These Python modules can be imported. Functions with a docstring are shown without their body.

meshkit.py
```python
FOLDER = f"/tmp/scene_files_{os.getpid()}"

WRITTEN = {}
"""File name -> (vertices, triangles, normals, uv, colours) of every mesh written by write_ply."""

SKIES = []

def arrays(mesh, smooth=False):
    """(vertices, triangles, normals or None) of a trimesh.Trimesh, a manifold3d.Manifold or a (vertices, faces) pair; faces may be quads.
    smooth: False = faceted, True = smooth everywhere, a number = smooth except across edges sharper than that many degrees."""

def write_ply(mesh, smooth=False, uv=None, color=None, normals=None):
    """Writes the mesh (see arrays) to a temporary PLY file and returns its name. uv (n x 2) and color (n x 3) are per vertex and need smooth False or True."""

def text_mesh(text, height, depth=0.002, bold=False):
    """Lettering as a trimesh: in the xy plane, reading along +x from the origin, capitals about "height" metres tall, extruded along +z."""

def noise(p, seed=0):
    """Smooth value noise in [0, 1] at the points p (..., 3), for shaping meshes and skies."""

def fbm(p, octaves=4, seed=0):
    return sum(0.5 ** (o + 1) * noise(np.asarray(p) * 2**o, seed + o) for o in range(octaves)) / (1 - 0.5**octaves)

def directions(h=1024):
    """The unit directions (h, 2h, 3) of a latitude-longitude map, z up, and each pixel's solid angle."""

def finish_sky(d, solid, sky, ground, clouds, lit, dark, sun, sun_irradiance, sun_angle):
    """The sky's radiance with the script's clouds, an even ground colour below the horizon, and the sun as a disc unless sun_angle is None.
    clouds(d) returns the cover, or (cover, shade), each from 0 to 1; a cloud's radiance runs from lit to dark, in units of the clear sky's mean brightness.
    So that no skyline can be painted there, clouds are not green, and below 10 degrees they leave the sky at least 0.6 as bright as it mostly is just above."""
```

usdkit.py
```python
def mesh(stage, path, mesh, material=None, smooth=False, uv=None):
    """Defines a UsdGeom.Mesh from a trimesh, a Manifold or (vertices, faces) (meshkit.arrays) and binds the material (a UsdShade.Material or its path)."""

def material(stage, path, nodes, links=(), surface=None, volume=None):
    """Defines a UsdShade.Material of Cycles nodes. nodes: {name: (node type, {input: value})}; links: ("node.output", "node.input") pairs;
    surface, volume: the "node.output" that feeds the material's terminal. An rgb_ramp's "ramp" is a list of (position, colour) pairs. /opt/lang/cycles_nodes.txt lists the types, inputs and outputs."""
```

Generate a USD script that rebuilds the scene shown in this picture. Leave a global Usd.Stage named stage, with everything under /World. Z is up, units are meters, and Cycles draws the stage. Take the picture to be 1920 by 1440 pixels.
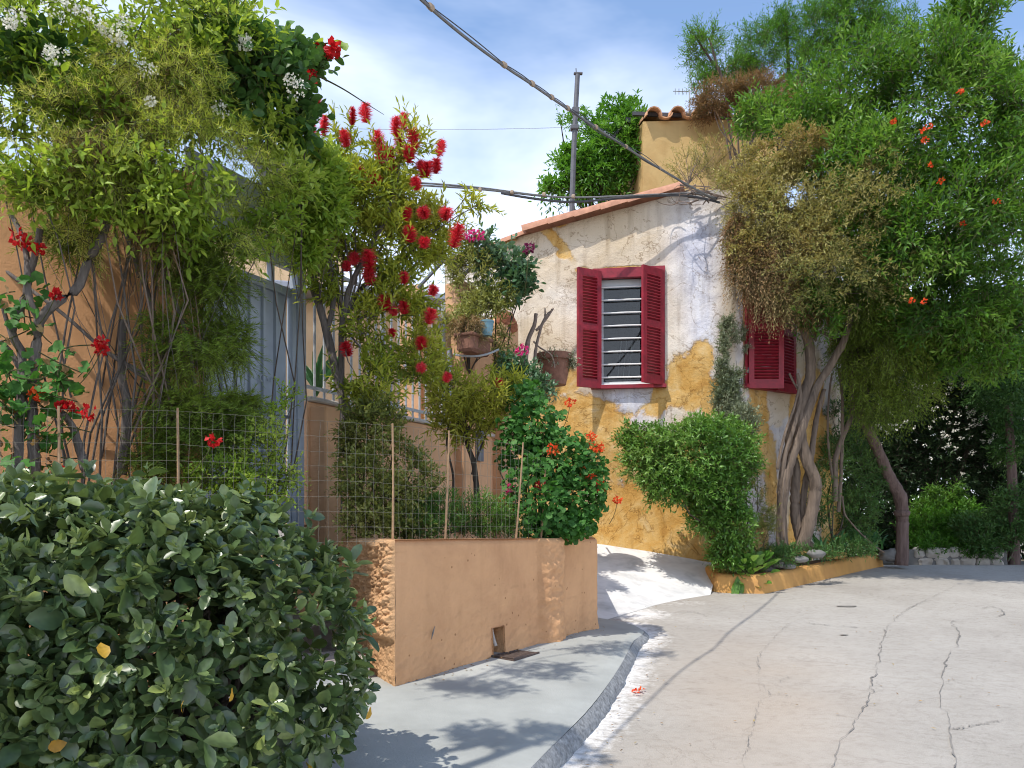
import math, random
import numpy as np, trimesh, usdkit, meshkit
from pxr import Usd, UsdGeom, UsdLux, UsdShade, Gf, Sdf, Vt

stage = Usd.Stage.CreateInMemory()
UsdGeom.SetStageUpAxis(stage, 'Z'); UsdGeom.SetStageMetersPerUnit(stage, 1.0)
UsdGeom.Xform.Define(stage, '/World'); UsdGeom.Scope.Define(stage, '/World/Looks')
rng = np.random.default_rng(7)
F, HY, EYE = 1500.0, 980.0, 1.6          # focal length and horizon of the 1920 px photograph

# ------------------------------------------------------------------ camera, sky, sun
cam = UsdGeom.Camera.Define(stage, '/World/camera')
cam.AddTranslateOp().Set(Gf.Vec3d(0, 0, EYE)); cam.AddRotateXOp().Set(90.0)
cam.CreateHorizontalApertureAttr(36.0); cam.CreateVerticalApertureAttr(27.0)
cam.CreateFocalLengthAttr(36.0 * F / 1920)
cam.CreateVerticalApertureOffsetAttr((HY - 720) / 1920 * 36.0)
cam.CreateClippingRangeAttr(Gf.Vec2f(0.05, 5000))
cam.CreateExposureAttr(0.85)
S = np.array([-0.40, -0.42, 1.0]); S /= np.linalg.norm(S)        # towards the sun
elev, rot = math.asin(S[2]), math.atan2(S[0], S[1])
dome = UsdLux.DomeLight.Define(stage, '/World/sky'); dome.CreateIntensityAttr(1.0)
skymat = usdkit.material(stage, '/World/Looks/sky', {
    'sky': ('sky_texture', {'sky_type': 'single_scattering', 'sun_disc': False, 'sun_elevation': elev, 'sun_rotation': rot, 'aerosol_density': 0.6, 'air_density': 1.0, 'ozone_density': 1.6}),
    'tc': ('texture_coordinate', {}), 'mp': ('mapping', {'scale': (1.0, 1.0, 2.6), 'location': (0.3, 0.1, 0.35)}),
    'n': ('noise_texture', {'scale': 1.7, 'detail': 7.0, 'roughness': 0.52, 'distortion': 0.25}),
    'sx': ('separate_xyz', {}), 'lo': ('map_range', {'from_min': 0.62, 'from_max': 0.10, 'to_min': -0.13, 'to_max': 0.37}),
    'ad': ('math', {'math_type': 'add'}),
    'r': ('rgb_ramp', {'ramp': [(0.38, (.0, .0, .0)), (0.52, (.26, .26, .26)), (0.66, (.66, .66, .66)), (0.85, (.9, .9, .9))]}),
    'm': ('mix_color', {'b': (5.5, 5.85, 6.6), 'use_clamp': False}),
    'bg': ('background_shader', {'strength': 0.15})},
    [('tc.generated', 'mp.vector'), ('mp.vector', 'n.vector'), ('tc.generated', 'sx.vector'), ('sx.z', 'lo.value'), ('n.fac', 'ad.value1'), ('lo.result', 'ad.value2'),
     ('ad.value', 'r.fac'), ('r.color', 'm.fac'), ('sky.color', 'm.a'), ('m.result', 'bg.color')], surface='bg.background')
UsdShade.MaterialBindingAPI.Apply(dome.GetPrim()).Bind(skymat)
dome.GetPrim().SetCustomDataByKey('kind', 'structure')
sun = UsdLux.DistantLight.Define(stage, '/World/sun')
sun.CreateIntensityAttr(0.64); sun.CreateAngleAttr(0.53); sun.CreateColorAttr(Gf.Vec3f(1.0, 0.95, 0.87)); sun.GetPrim().CreateAttribute('inputs:normalize', Sdf.ValueTypeNames.Bool).Set(True)
zx = np.cross([0, 0, 1.0], S); zx /= np.linalg.norm(zx); zy = np.cross(S, zx)
sun.AddTransformOp().Set(Gf.Matrix4d(*[float(q) for q in (*zx, 0, *zy, 0, *S, 0, 0, 0, 0, 1)]))

# ------------------------------------------------------------------ helpers
def P(px, py, Y): return np.array([(px - 960) / F * Y, Y, EYE - (py - HY) / F * Y])
def PXY(px, Y): return np.array([(px - 960) / F * Y, Y])
def gz(x, y):
    """height of the road surface: it climbs to a crest and levels off"""
    y = np.asarray(y, float)
    return np.where(y < 13.2, 0.066 * y, 0.066 * 13.2 - 0.02 * np.minimum(y - 13.2, 40)) + 0 * np.asarray(x)
def nrm(a): a = np.asarray(a, float); return a / np.maximum(np.linalg.norm(a, axis=-1, keepdims=True), 1e-12)

used, BASE = {}, {}
def path_for(parent, name):
    k = (parent, name); n = used.get(k, 0); used[k] = n + 1
    return f'{parent}/{name}' + (f'_{n:03d}' if n else '')
def tag(prim, label=None, cat=None, group=None, kind=None):
    for k, v in (('label', label), ('category', cat), ('group', group), ('kind', kind)):
        if v: prim.SetCustomDataByKey(k, v)
def thing(name, base, label, cat, group=None, kind=None):
    p = path_for('/World', name); x = UsdGeom.Xform.Define(stage, p)
    x.AddTranslateOp().Set(Gf.Vec3d(*map(float, base))); BASE[p] = np.asarray(base, float)
    tag(x.GetPrim(), label, cat, group, kind); return p
def put(parent, name, mesh, mat, smooth=False, label=None, kind=None, cat=None, group=None, attrs=None):
    """mesh: (v, f[, tint per vertex]) in world coordinates or a trimesh"""
    parent = parent or '/World'
    p = path_for(parent, name)
    b = BASE.get(parent, np.zeros(3)); BASE[p] = b
    at = dict(attrs or {})
    if isinstance(mesh, trimesh.Trimesh): v, f = np.array(mesh.vertices), np.array(mesh.faces)
    else:
        v, f = np.asarray(mesh[0], float), np.asarray(mesh[1], int)
        if len(mesh) > 2: at['tint'] = mesh[2]
    m = usdkit.mesh(stage, p, (v - b, f), '/World/Looks/' + mat if mat else None, smooth=smooth if not at else (True if smooth else False))
    for k, a in at.items():
        UsdGeom.PrimvarsAPI(m).CreatePrimvar(k, Sdf.ValueTypeNames.FloatArray, 'vertex').Set(Vt.FloatArray.FromNumpy(np.asarray(a, np.float32)))
    tag(m.GetPrim(), label, cat, group, kind)
    return p
class MB:
    def __init__(s): s.v, s.f, s.t, s.n = [], [], [], 0
    def add(s, m, t=None):
        if isinstance(m, trimesh.Trimesh): m = (m.vertices, m.faces)
        v, f = np.asarray(m[0], float), np.asarray(m[1], int)
        if f.shape[1] == 4: f = np.vstack([f[:, [0, 1, 2]], f[:, [0, 2, 3]]])
        s.v.append(v); s.f.append(f + s.n); s.n += len(v)
        s.t.append(m[2] if len(m) > 2 else np.full(len(v), 0.5 if t is None else t)); return s
    def get(s, tint=True):
        o = np.vstack(s.v), np.vstack(s.f)
        return (*o, np.concatenate(s.t)) if tint else o
def box(c, size, ang=0.0, bev=0.0):
    """box centred at c, rotated about z; bev chamfers the edges"""
    m = trimesh.creation.box(size)
    if bev:
        s = np.array(size) / 2; pts = []
        for sx in (-1, 1):
            for sy in (-1, 1):
                for sz in (-1, 1):
                    q = np.array([sx, sy, sz])
                    for k in range(3):
                        d = np.full(3, min(bev, s.min() * .9)); d[k] = 0
                        pts.append(q * (s - d))
        m = trimesh.PointCloud(np.array(pts)).convex_hull
    m.apply_transform(trimesh.transformations.rotation_matrix(ang, [0, 0, 1])); m.apply_translation(c); return m
def bar(a, b, w, h=None, up=(0, 0, 1)):
    """square bar from a to b"""
    a, b = np.asarray(a, float), np.asarray(b, float); h = h or w
    u = nrm(b - a); r = np.cross(u, up)
    if np.linalg.norm(r) < 1e-6: r = np.array([1.0, 0, 0])
    r = nrm(r); q = np.cross(r, u)
    c = np.array([p + r * w / 2 * i + q * h / 2 * j for p in (a, b) for i, j in ((-1, -1), (1, -1), (1, 1), (-1, 1))])
    f = np.array([[0, 3, 2, 1], [4, 5, 6, 7], [0, 1, 5, 4], [1, 2, 6, 5], [2, 3, 7, 6], [3, 0, 4, 7]])
    return c, f
def smooth_line(pts, n):
    pts = np.asarray(pts, float)
    if len(pts) < 3:
        t = np.linspace(0, 1, n)[:, None]; return pts[0] * (1 - t) + pts[-1] * t
    from scipy.interpolate import PchipInterpolator
    s = np.concatenate([[0], np.cumsum(np.linalg.norm(np.diff(pts, axis=0), axis=1))])
    return PchipInterpolator(s, pts, axis=0)(np.linspace(0, s[-1], n))
def tube(pts, radii, sides=7, n=None, wob=0.0, seed=0):
    pts = np.asarray(pts, float); n = n or max(2, 6 * (len(pts) - 1))
    q = smooth_line(pts, n) if len(pts) > 2 or n > 2 else pts
    n = len(q); r = np.interp(np.linspace(0, 1, n), np.linspace(0, 1, np.size(radii)), np.atleast_1d(radii)) if np.size(radii) > 1 else np.full(n, float(np.ravel(radii)[0]))
    t = nrm(np.gradient(q, axis=0)); ref = np.array([0.31, 0.2, 0.93]); ref = np.where(np.abs(t @ ref)[:, None] > .9, [1.0, 0, 0], ref)
    a = nrm(np.cross(t, ref)); b = np.cross(t, a)
    th = np.linspace(0, 2 * np.pi, sides, endpoint=False)
    v = q[:, None] + r[:, None, None] * (np.cos(th)[None, :, None] * a[:, None] + np.sin(th)[None, :, None] * b[:, None])
    if wob: v = v + ((meshkit.fbm(v * (1.2 / max(r.mean(), .01)), 2, seed) - .5) * 2 * wob * r[:, None])[..., None] * nrm(v - q[:, None])
    v = v.reshape(-1, 3); i, j = np.meshgrid(np.arange(n - 1), np.arange(sides), indexing='ij'); j2 = (j + 1) % sides
    f = np.stack([i * sides + j, i * sides + j2, (i + 1) * sides + j2, (i + 1) * sides + j], -1).reshape(-1, 4)
    f = np.vstack([f[:, [0, 1, 2]], f[:, [0, 2, 3]]])
    k = len(v); v = np.vstack([v, q[:1], q[-1:]]); jj = np.arange(sides); e = (n - 1) * sides
    f = np.vstack([f, np.stack([np.full(sides, k), (jj + 1) % sides, jj], 1), np.stack([np.full(sides, k + 1), e + jj, e + (jj + 1) % sides], 1)])
    return v, f
# leaf outlines: (along, across, lift), triangles
T_DIAM = (np.array([[0, 0, 0], [.45, -.5, .07], [1, 0, -.06], [.45, .5, .07]]), np.array([[0, 1, 2], [0, 2, 3]]))
T_LANCE = (np.array([[0, 0, 0], [.3, -.5, .05], [.35, 0, -.02], [.3, .5, .05], [.7, -.32, .0], [.7, .32, .0], [1, 0, -.16]]), np.array([[0, 1, 2], [0, 2, 3], [1, 4, 2], [2, 5, 3], [2, 4, 6], [2, 6, 5]]))
T_OVAL = (np.array([[0, 0, 0], [.16, -.22, .01], [.16, .22, .01], [.42, -.46, .09], [.42, 0, -.03], [.42, .46, .09], [.72, -.44, .05], [.72, 0, -.07], [.72, .44, .05], [.93, -.2, -.03], [.93, .2, -.03], [1, 0, -.08], [.16, 0, -.01]]),
          np.array([[0, 1, 12], [0, 12, 2], [1, 3, 4], [1, 4, 12], [12, 4, 5], [12, 5, 2], [3, 6, 7], [3, 7, 4], [4, 7, 8], [4, 8, 5], [6, 9, 11], [6, 11, 7], [7, 11, 10], [7, 10, 8]]))
T_NEED = (np.array([[0, -.5, 0], [0, .5, 0], [1, 0, -.05]]), np.array([[0, 1, 2]]))
def round_leaf(lobes=5):
    k = lobes * 2 + 1; th = np.linspace(-2.75, 2.75, k); r = np.where(np.arange(k) % 2 == 0, .5, .42)
    pts = np.stack([.42 + r * np.cos(th), 1.05 * r * np.sin(th), .10 * (np.arange(k) % 2) + .04 * np.cos(2 * th)], 1)
    v = np.vstack([[.3, 0, -.03], pts]); f = np.stack([np.zeros(k - 1, int), np.arange(1, k), np.arange(2, k + 1)], 1); return v, f
T_ROUND = round_leaf()
def leaves(pos, d, n, L, W, tmpl, tint):
    """one leaf at every pos: d its direction, n its upper side"""
    d = nrm(d); n = nrm(n - (n * d).sum(-1, keepdims=True) * d); s = np.cross(n, d)
    tv, tf = tmpl; L = np.broadcast_to(L, len(pos))[:, None, None]; W = np.broadcast_to(W, len(pos))[:, None, None]
    v = pos[:, None] + d[:, None] * tv[None, :, 0:1] * L + s[:, None] * tv[None, :, 1:2] * W + n[:, None] * tv[None, :, 2:3] * L
    k = len(tv); f = tf[None] + (np.arange(len(pos)) * k)[:, None, None]
    return v.reshape(-1, 3), f.reshape(-1, 3), np.repeat(np.broadcast_to(tint, len(pos)), k)
def rdir(n, r): return nrm(r.normal(size=(n, 3)))
def sprigs(base, d, Ls, k, leafL, leafW, tmpl, r, spread=0.9, droop=0.15, up=0.55, tintv=0.35, twig=0.0, tint0=None, flat=0.0):
    """twigs with k leaves set spirally along each of them"""
    N = len(base); d = nrm(d); Ls = np.broadcast_to(Ls, N)
    t = (np.arange(k) + .6) / k + r.uniform(-.25, .25, (N, k)) / k; t = np.clip(t, .02, 1)
    a = nrm(np.cross(d, nrm(r.normal(size=(N, 3))))); b = np.cross(d, a)
    if flat:
        h = nrm(np.cross(d, [0, 0, 1.0]) + 1e-6); a = nrm(a * (1 - flat) + h * flat); b = np.cross(d, a)
    ph = (np.arange(k) * (np.pi if flat > .5 else 2.4))[None] + r.uniform(0, .6 if flat > .5 else 6.28, (N, 1)) + r.normal(0, .25, (N, k))
    perp = np.cos(ph)[..., None] * a[:, None] + np.sin(ph)[..., None] * b[:, None]
    pos = base[:, None] + d[:, None] * (Ls[:, None] * t)[..., None] + np.array([0, 0, -1.0]) * (droop * Ls[:, None] * t * t)[..., None]
    sp = spread * (1.15 - .55 * t) + r.normal(0, .15, (N, k))
    ld = d[:, None] * np.cos(sp)[..., None] + perp * np.sin(sp)[..., None] + np.array([0, 0, -.25 * droop])
    ln = np.array([0, 0, 1.0]) * up + d[:, None] * .35 + r.normal(0, .33, (N, k, 3))
    L = leafL * r.uniform(.65, 1.25, (N, k)) * (1.05 - .35 * t ** 3); W = L * leafW / leafL * r.uniform(.85, 1.15, (N, k))
    c = (np.full(N, .5) if tint0 is None else tint0)[:, None] + r.normal(0, tintv * .5, (N, k)) + .12 * (t - .5)
    m = MB(); m.add(leaves(pos.reshape(-1, 3), ld.reshape(-1, 3), ln.reshape(-1, 3), L.ravel(), W.ravel(), tmpl, np.clip(c, 0, 1).ravel()))
    tw = None
    if twig:
        e = base + d * Ls[:, None] + np.array([0, 0, -1.0]) * (droop * Ls)[:, None]
        s = nrm(np.cross(d, r.normal(size=(N, 3)))) * twig; s2 = np.cross(d, s)
        v = np.stack([base + s, base - .5 * s + .87 * s2, base - .5 * s - .87 * s2, e], 1)
        f = np.array([[0, 1, 3], [1, 2, 3], [2, 0, 3]])[None] + (np.arange(N) * 4)[:, None, None]
        tw = v.reshape(-1, 3), f.reshape(-1, 3)
    return m.get(), tw
def E(px, py, Y, rx, ry, rd):
    """an ellipsoid of foliage: radii rx, ry as they measure at distance Y, rd metres in depth"""
    return P(px, py, Y), np.array([rx / F * Y, rd, ry / F * Y])
def fill(blobs, n, r, shell=.55, lump=.5, seed=0):
    """points spread through the blobs, denser towards their outside, with lumpy outlines; gives points and outward directions"""
    w = np.array([(b[1][0] * b[1][2]) ** 1.0 + .5 * b[1][0] * b[1][1] for b in blobs]); k = r.choice(len(blobs), n, p=w / w.sum())
    c = np.array([b[0] for b in blobs])[k]; R = np.array([b[1] for b in blobs])[k]
    d = rdir(n, r); q = (shell ** 3 + (1 - shell ** 3) * r.random(n)) ** (1 / 3)
    q = q * (1 - lump / 2 + lump * meshkit.fbm(d * 2.2 + k[:, None] * 7.3 + seed, 3, seed))
    return c + d * R * q[:, None], nrm(d / R)
def foliage(blobs, n, k, leafL, leafW, tmpl, r, sprig=.22, shell=.5, lump=.6, out=.8, upb=.35, gap=0.0, gs=2.2, seed=0, **kw):
    p, o = fill(blobs, n, r, shell, lump, seed)
    if gap:
        keep = meshkit.fbm(p * gs + seed * 3.1, 3, seed) > gap; p, o = p[keep], o[keep]
    d = nrm(o * out + np.array([0, 0, upb]) + r.normal(0, .45, p.shape))
    t0 = np.clip(.5 + 2.1 * (meshkit.fbm(p * 1.9 + 11, 3, seed + 5) - .5), .05, .95)
    return sprigs(p - d * sprig * .5, d, sprig * r.uniform(.6, 1.3, len(p)), k, leafL, leafW, tmpl, r, tint0=t0, **kw)
def branches(root, tips, r, rad, sides=5, n=7, wob=.12):
    m = MB()
    for t in tips:
        a, b = np.asarray(root, float), np.asarray(t, float); mid = [a + (b - a) * s + r.normal(0, wob, 3) * np.linalg.norm(b - a) * .35 for s in (.33, .66)]
        m.add(tube([a, *mid, b], [rad, rad * .7, rad * .3], sides, n))
    return m.get(False)

# ------------------------------------------------------------------ materials
def M(name, nodes, links, surface): usdkit.material(stage, '/World/Looks/' + name, nodes, links, surface=surface)
def plain(name, col, rough=.6, metallic=0.0, var=.18, scale=9.0, bump=.0, bscale=60.0, spec=.4):
    c = np.array(col)
    M(name, {'g': ('geometry', {}), 'n': ('noise_texture', {'scale': scale, 'detail': 5.0, 'roughness': .6}),
             'r': ('rgb_ramp', {'ramp': [(.25, tuple(c * (1 - var))), (.5, tuple(c)), (.75, tuple(np.minimum(c * (1 + var), .95)))]}),
             'n2': ('noise_texture', {'scale': bscale, 'detail': 4.0}), 'b': ('bump', {'strength': bump, 'distance': .01}),
             'p': ('principled_bsdf', {'roughness': rough, 'metallic': metallic, 'specular_ior_level': spec})},
      [('g.position', 'n.vector'), ('g.position', 'n2.vector'), ('n.fac', 'r.fac'), ('r.color', 'p.base_color'), ('n2.fac', 'b.height')] + ([('b.normal', 'p.normal')] if bump else []), 'p.BSDF')
def leafmat(name, cols, rough=.5, trans=.3, tcol=None, spec=.35):
    """colours follow each leaf's own tint; part of the light passes through the blade"""
    ramp = [(x, c) for x, c in zip(np.linspace(0, 1, len(cols)), cols)]
    tc = tcol or tuple(np.array(cols[len(cols) // 2]) * np.array([1.5, 1.35, .6]))
    M(name, {'a': ('attribute', {'attribute': 'tint'}), 'r': ('rgb_ramp', {'ramp': ramp}),
             'g': ('geometry', {}), 'n': ('noise_texture', {'scale': 40.0, 'detail': 2.0}), 'mr': ('map_range', {'from_min': .3, 'from_max': .7, 'to_min': .75, 'to_max': 1.2}),
             'mx': ('mix_color', {'blend_type': 'multiply', 'fac': 1.0, 'use_clamp': False}), 'tm': ('mix_color', {'fac': .6, 'b': tc}),
             'p': ('principled_bsdf', {'roughness': rough, 'specular_ior_level': spec}), 't': ('translucent_bsdf', {}), 'm': ('mix_closure', {'fac': trans})},
      [('a.fac', 'r.fac'), ('g.position', 'n.vector'), ('n.fac', 'mr.value'), ('r.color', 'mx.a'), ('mr.result', 'mx.b'), ('mx.result', 'p.base_color'), ('mx.result', 'tm.a'), ('tm.result', 't.color'),
       ('p.BSDF', 'm.closure1'), ('t.BSDF', 'm.closure2')], 'm.closure')

leafmat('hedge_leaf', [(.034, .066, .024), (.068, .118, .040), (.110, .165, .058), (.17, .23, .075), (.27, .33, .09)], rough=.36, trans=.24, spec=.85)
leafmat('yellow_leaf', [(.42, .20, .02), (.5, .30, .04), (.40, .34, .05)], rough=.45, trans=.3)
leafmat('jasmine_leaf', [(.10, .19, .022), (.20, .34, .04), (.34, .47, .065), (.46, .55, .10)], trans=.42)
leafmat('dark_leaf', [(.04, .10, .025), (.07, .16, .04), (.12, .23, .05)], rough=.4, trans=.28)
leafmat('feather_leaf', [(.20, .29, .04), (.36, .45, .07), (.50, .55, .11), (.54, .48, .20)], trans=.45)
leafmat('fern_leaf', [(.09, .15, .02), (.16, .25, .03), (.26, .34, .05)], trans=.35)
leafmat('straw_leaf', [(.12, .17, .04), (.26, .26, .08), (.38, .33, .12), (.20, .26, .06)], trans=.3, rough=.7)
leafmat('dry_brown', [(.15, .08, .035), (.25, .145, .065), (.36, .235, .12), (.33, .27, .11)], trans=.2, rough=.8)
leafmat('dry_olive', [(.30, .19, .07), (.34, .27, .09), (.36, .34, .10), (.52, .43, .20)], trans=.25, rough=.7)
leafmat('brush_leaf', [(.11, .17, .022), (.23, .31, .035), (.38, .43, .05), (.52, .52, .08)], trans=.36)
leafmat('lime_leaf', [(.20, .25, .03), (.36, .40, .05), (.52, .50, .08)], trans=.4)
leafmat('box_leaf', [(.07, .10, .025), (.15, .19, .04), (.26, .28, .06), (.36, .36, .11)], trans=.25)
leafmat('geranium_leaf', [(.035, .12, .02), (.06, .19, .03), (.10, .25, .05)], trans=.32, rough=.6)
leafmat('rose_leaf', [(.04, .10, .045), (.08, .17, .075), (.15, .24, .13)], rough=.32, trans=.2, spec=.5)
leafmat('bush_leaf', [(.045, .12, .02), (.085, .21, .03), (.15, .30, .05), (.22, .36, .08)], rough=.36, trans=.3, spec=.45)
leafmat('tree_leaf', [(.026, .075, .012), (.058, .150, .018), (.115, .255, .03), (.24, .38, .06)], rough=.42, trans=.4)
leafmat('bright_leaf', [(.05, .15, .02), (.09, .24, .025), (.16, .34, .04)], rough=.4, trans=.42)
leafmat('grey_leaf', [(.10, .13, .07), (.17, .21, .12), (.28, .31, .20)], trans=.2)
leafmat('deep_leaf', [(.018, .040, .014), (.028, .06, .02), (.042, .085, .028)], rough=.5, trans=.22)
leafmat('strap_leaf', [(.03, .10, .03), (.05, .15, .05), (.09, .20, .07)], rough=.4, trans=.2)
leafmat('red_petal', [(.38, .008, .012), (.58, .012, .015), (.72, .02, .02)], trans=.35, tcol=(.7, .02, .02), rough=.6)
leafmat('brush_petal', [(.45, .010, .02), (.72, .03, .05), (.85, .13, .15)], trans=.35, tcol=(.8, .05, .07), rough=.6)
leafmat('orange_petal', [(.68, .05, .01), (.8, .08, .015), (.85, .16, .03)], trans=.35, tcol=(.85, .1, .02), rough=.6)
leafmat('pink_petal', [(.55, .01, .12), (.75, .03, .22), (.8, .12, .32)], trans=.3, tcol=(.8, .05, .25), rough=.5)
leafmat('plum_petal', [(.10, .01, .04), (.18, .02, .07), (.25, .05, .11)], trans=.2, tcol=(.3, .03, .1), rough=.5)
leafmat('white_petal', [(.62, .60, .48), (.78, .76, .66), (.85, .84, .78)], trans=.3, tcol=(.8, .8, .7), rough=.6)
leafmat('lilac_petal', [(.30, .26, .40), (.45, .40, .55), (.5, .48, .6)], trans=.3, tcol=(.5, .45, .6), rough=.6)
def bark(name, a, b, scale=14):
    M(name, {'g': ('geometry', {}), 'mp': ('mapping', {'scale': (1.6, 1.6, .14)}), 'n': ('noise_texture', {'scale': float(scale), 'detail': 8.0, 'roughness': .72, 'distortion': .3}),
             'r': ('rgb_ramp', {'ramp': [(.3, a), (.7, b)]}), 'b': ('bump', {'strength': 1.0, 'distance': .035}), 'p': ('principled_bsdf', {'roughness': .85, 'specular_ior_level': .2})},
      [('g.position', 'mp.vector'), ('mp.vector', 'n.vector'), ('n.fac', 'r.fac'), ('r.color', 'p.base_color'), ('n.fac', 'b.height'), ('b.normal', 'p.normal')], 'p.BSDF')
bark('bark_grey', (.10, .085, .08), (.26, .225, .20)); bark('bark_tan', (.075, .056, .043), (.27, .205, .155), 11); bark('bark_dark', (.05, .04, .032), (.16, .125, .10)); bark('stem_green', (.07, .08, .03), (.16, .15, .07), 30)
bark('bark_red', (.08, .05, .042), (.22, .155, .135), 12)

def stucco(name, col, stain, big=1.6, fine=55.0, bump=.5, dist=.012, pits=False):
    c = np.array(col); s = np.array(stain)
    nodes = {'g': ('geometry', {}), 'n': ('noise_texture', {'scale': big, 'detail': 7.0, 'roughness': .62, 'distortion': .4}), 'r': ('rgb_ramp', {'ramp': [(.28, tuple(s)), (.5, tuple(c)), (.72, tuple(np.minimum(c * 1.13, .9)))]}),
             'mp': ('mapping', {'scale': (3.2, 3.2, .35)}), 'n3': ('noise_texture', {'scale': 2.0, 'detail': 4.0}), 'r3': ('rgb_ramp', {'ramp': [(.32, (.72, .69, .66)), (.50, (1, 1, 1))]}),
             'n2': ('noise_texture', {'scale': fine, 'detail': 6.0, 'roughness': .7}), 'n4': ('noise_texture', {'scale': 7.0, 'detail': 4.0}), 'ad': ('math', {'math_type': 'multiply_add', 'value2': 2.0}),
             'mx': ('mix_color', {'blend_type': 'multiply', 'fac': .28}),
             'v': ('voronoi_texture', {'scale': 9.0, 'randomness': 1.0}), 'rv': ('rgb_ramp', {'ramp': [(.055, (.45, .40, .36)), (.10, (1, 1, 1))]}), 'mv': ('mix_color', {'blend_type': 'multiply', 'fac': .85 if pits else 0.0}),
             'b': ('bump', {'strength': bump, 'distance': dist}), 'p': ('principled_bsdf', {'roughness': .92, 'specular_ior_level': .15})}
    M(name, nodes, [('g.position', 'n.vector'), ('g.position', 'n2.vector'), ('g.position', 'n4.vector'), ('g.position', 'v.vector'), ('g.position', 'mp.vector'), ('mp.vector', 'n3.vector'), ('n.fac', 'r.fac'), ('n3.fac', 'r3.fac'), ('r.color', 'mx.a'), ('r3.color', 'mx.b'),
                    ('v.distance', 'rv.fac'), ('mx.result', 'mv.a'), ('rv.color', 'mv.b'), ('mv.result', 'p.base_color'), ('n4.fac', 'ad.value1'), ('n2.fac', 'ad.value3'), ('ad.value', 'b.height'), ('b.normal', 'p.normal')], 'p.BSDF')
stucco('planter_stucco', (.58, .325, .165), (.46, .245, .125), bump=.55, pits=True)
stucco('planter_rough', (.60, .36, .19), (.50, .27, .13), fine=38, bump=.9, dist=.02)
stucco('garden_wall', (.56, .30, .145), (.47, .24, .11), bump=.35)
stucco('boundary_stucco', (.62, .37, .21), (.52, .30, .16), bump=.4)
stucco('ochre_stucco', (.54, .37, .16), (.45, .28, .11), bump=.4)
stucco('kerb_ochre', (.55, .30, .10), (.46, .24, .09), big=3.0, bump=.5)
stucco('yard_plaster', (.62, .44, .26), (.52, .34, .18), bump=.3)
stucco('white_paint', (.62, .61, .59), (.42, .42, .41), big=2.2, bump=.35)
stucco('pale_wall', (.46, .42, .37), (.40, .36, .32), big=2.2, bump=.5)
stucco('brick_red', (.40, .16, .09), (.30, .12, .07), big=6, bump=1.0, dist=.03)
plain('grey_paint', (.335, .345, .325), rough=.75, var=.22, scale=1.7, bump=.25, bscale=90)
plain('kerb_concrete', (.24, .245, .245), rough=.9, var=.55, scale=32, bump=.9, bscale=30)
plain('gate_metal', (.31, .355, .41), rough=.5, var=.14, scale=5, spec=.4)
plain('gate_dark', (.12, .14, .17), rough=.5, var=.1)
plain('rail_metal', (.36, .37, .37), rough=.55, var=.25, scale=20)
plain('galv_metal', (.30, .31, .34), rough=.4, metallic=.35, var=.15, scale=12)
plain('wire_metal', (.22, .21, .17), rough=.5, metallic=.3, var=.2)
plain('stake_wood', (.36, .23, .13), rough=.8, var=.3, scale=30)
plain('shutter_red', (.24, .012, .024), rough=.5, var=.38, scale=11, bump=.2, bscale=40, spec=.45)
plain('white_gloss', (.74, .74, .72), rough=.4, var=.06)
plain('frame_grey', (.50, .52, .52), rough=.5, var=.08)
plain('dark_room', (.035, .035, .038), rough=.9)
plain('curtain', (.55, .53, .50), rough=.9, var=.1)
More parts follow.
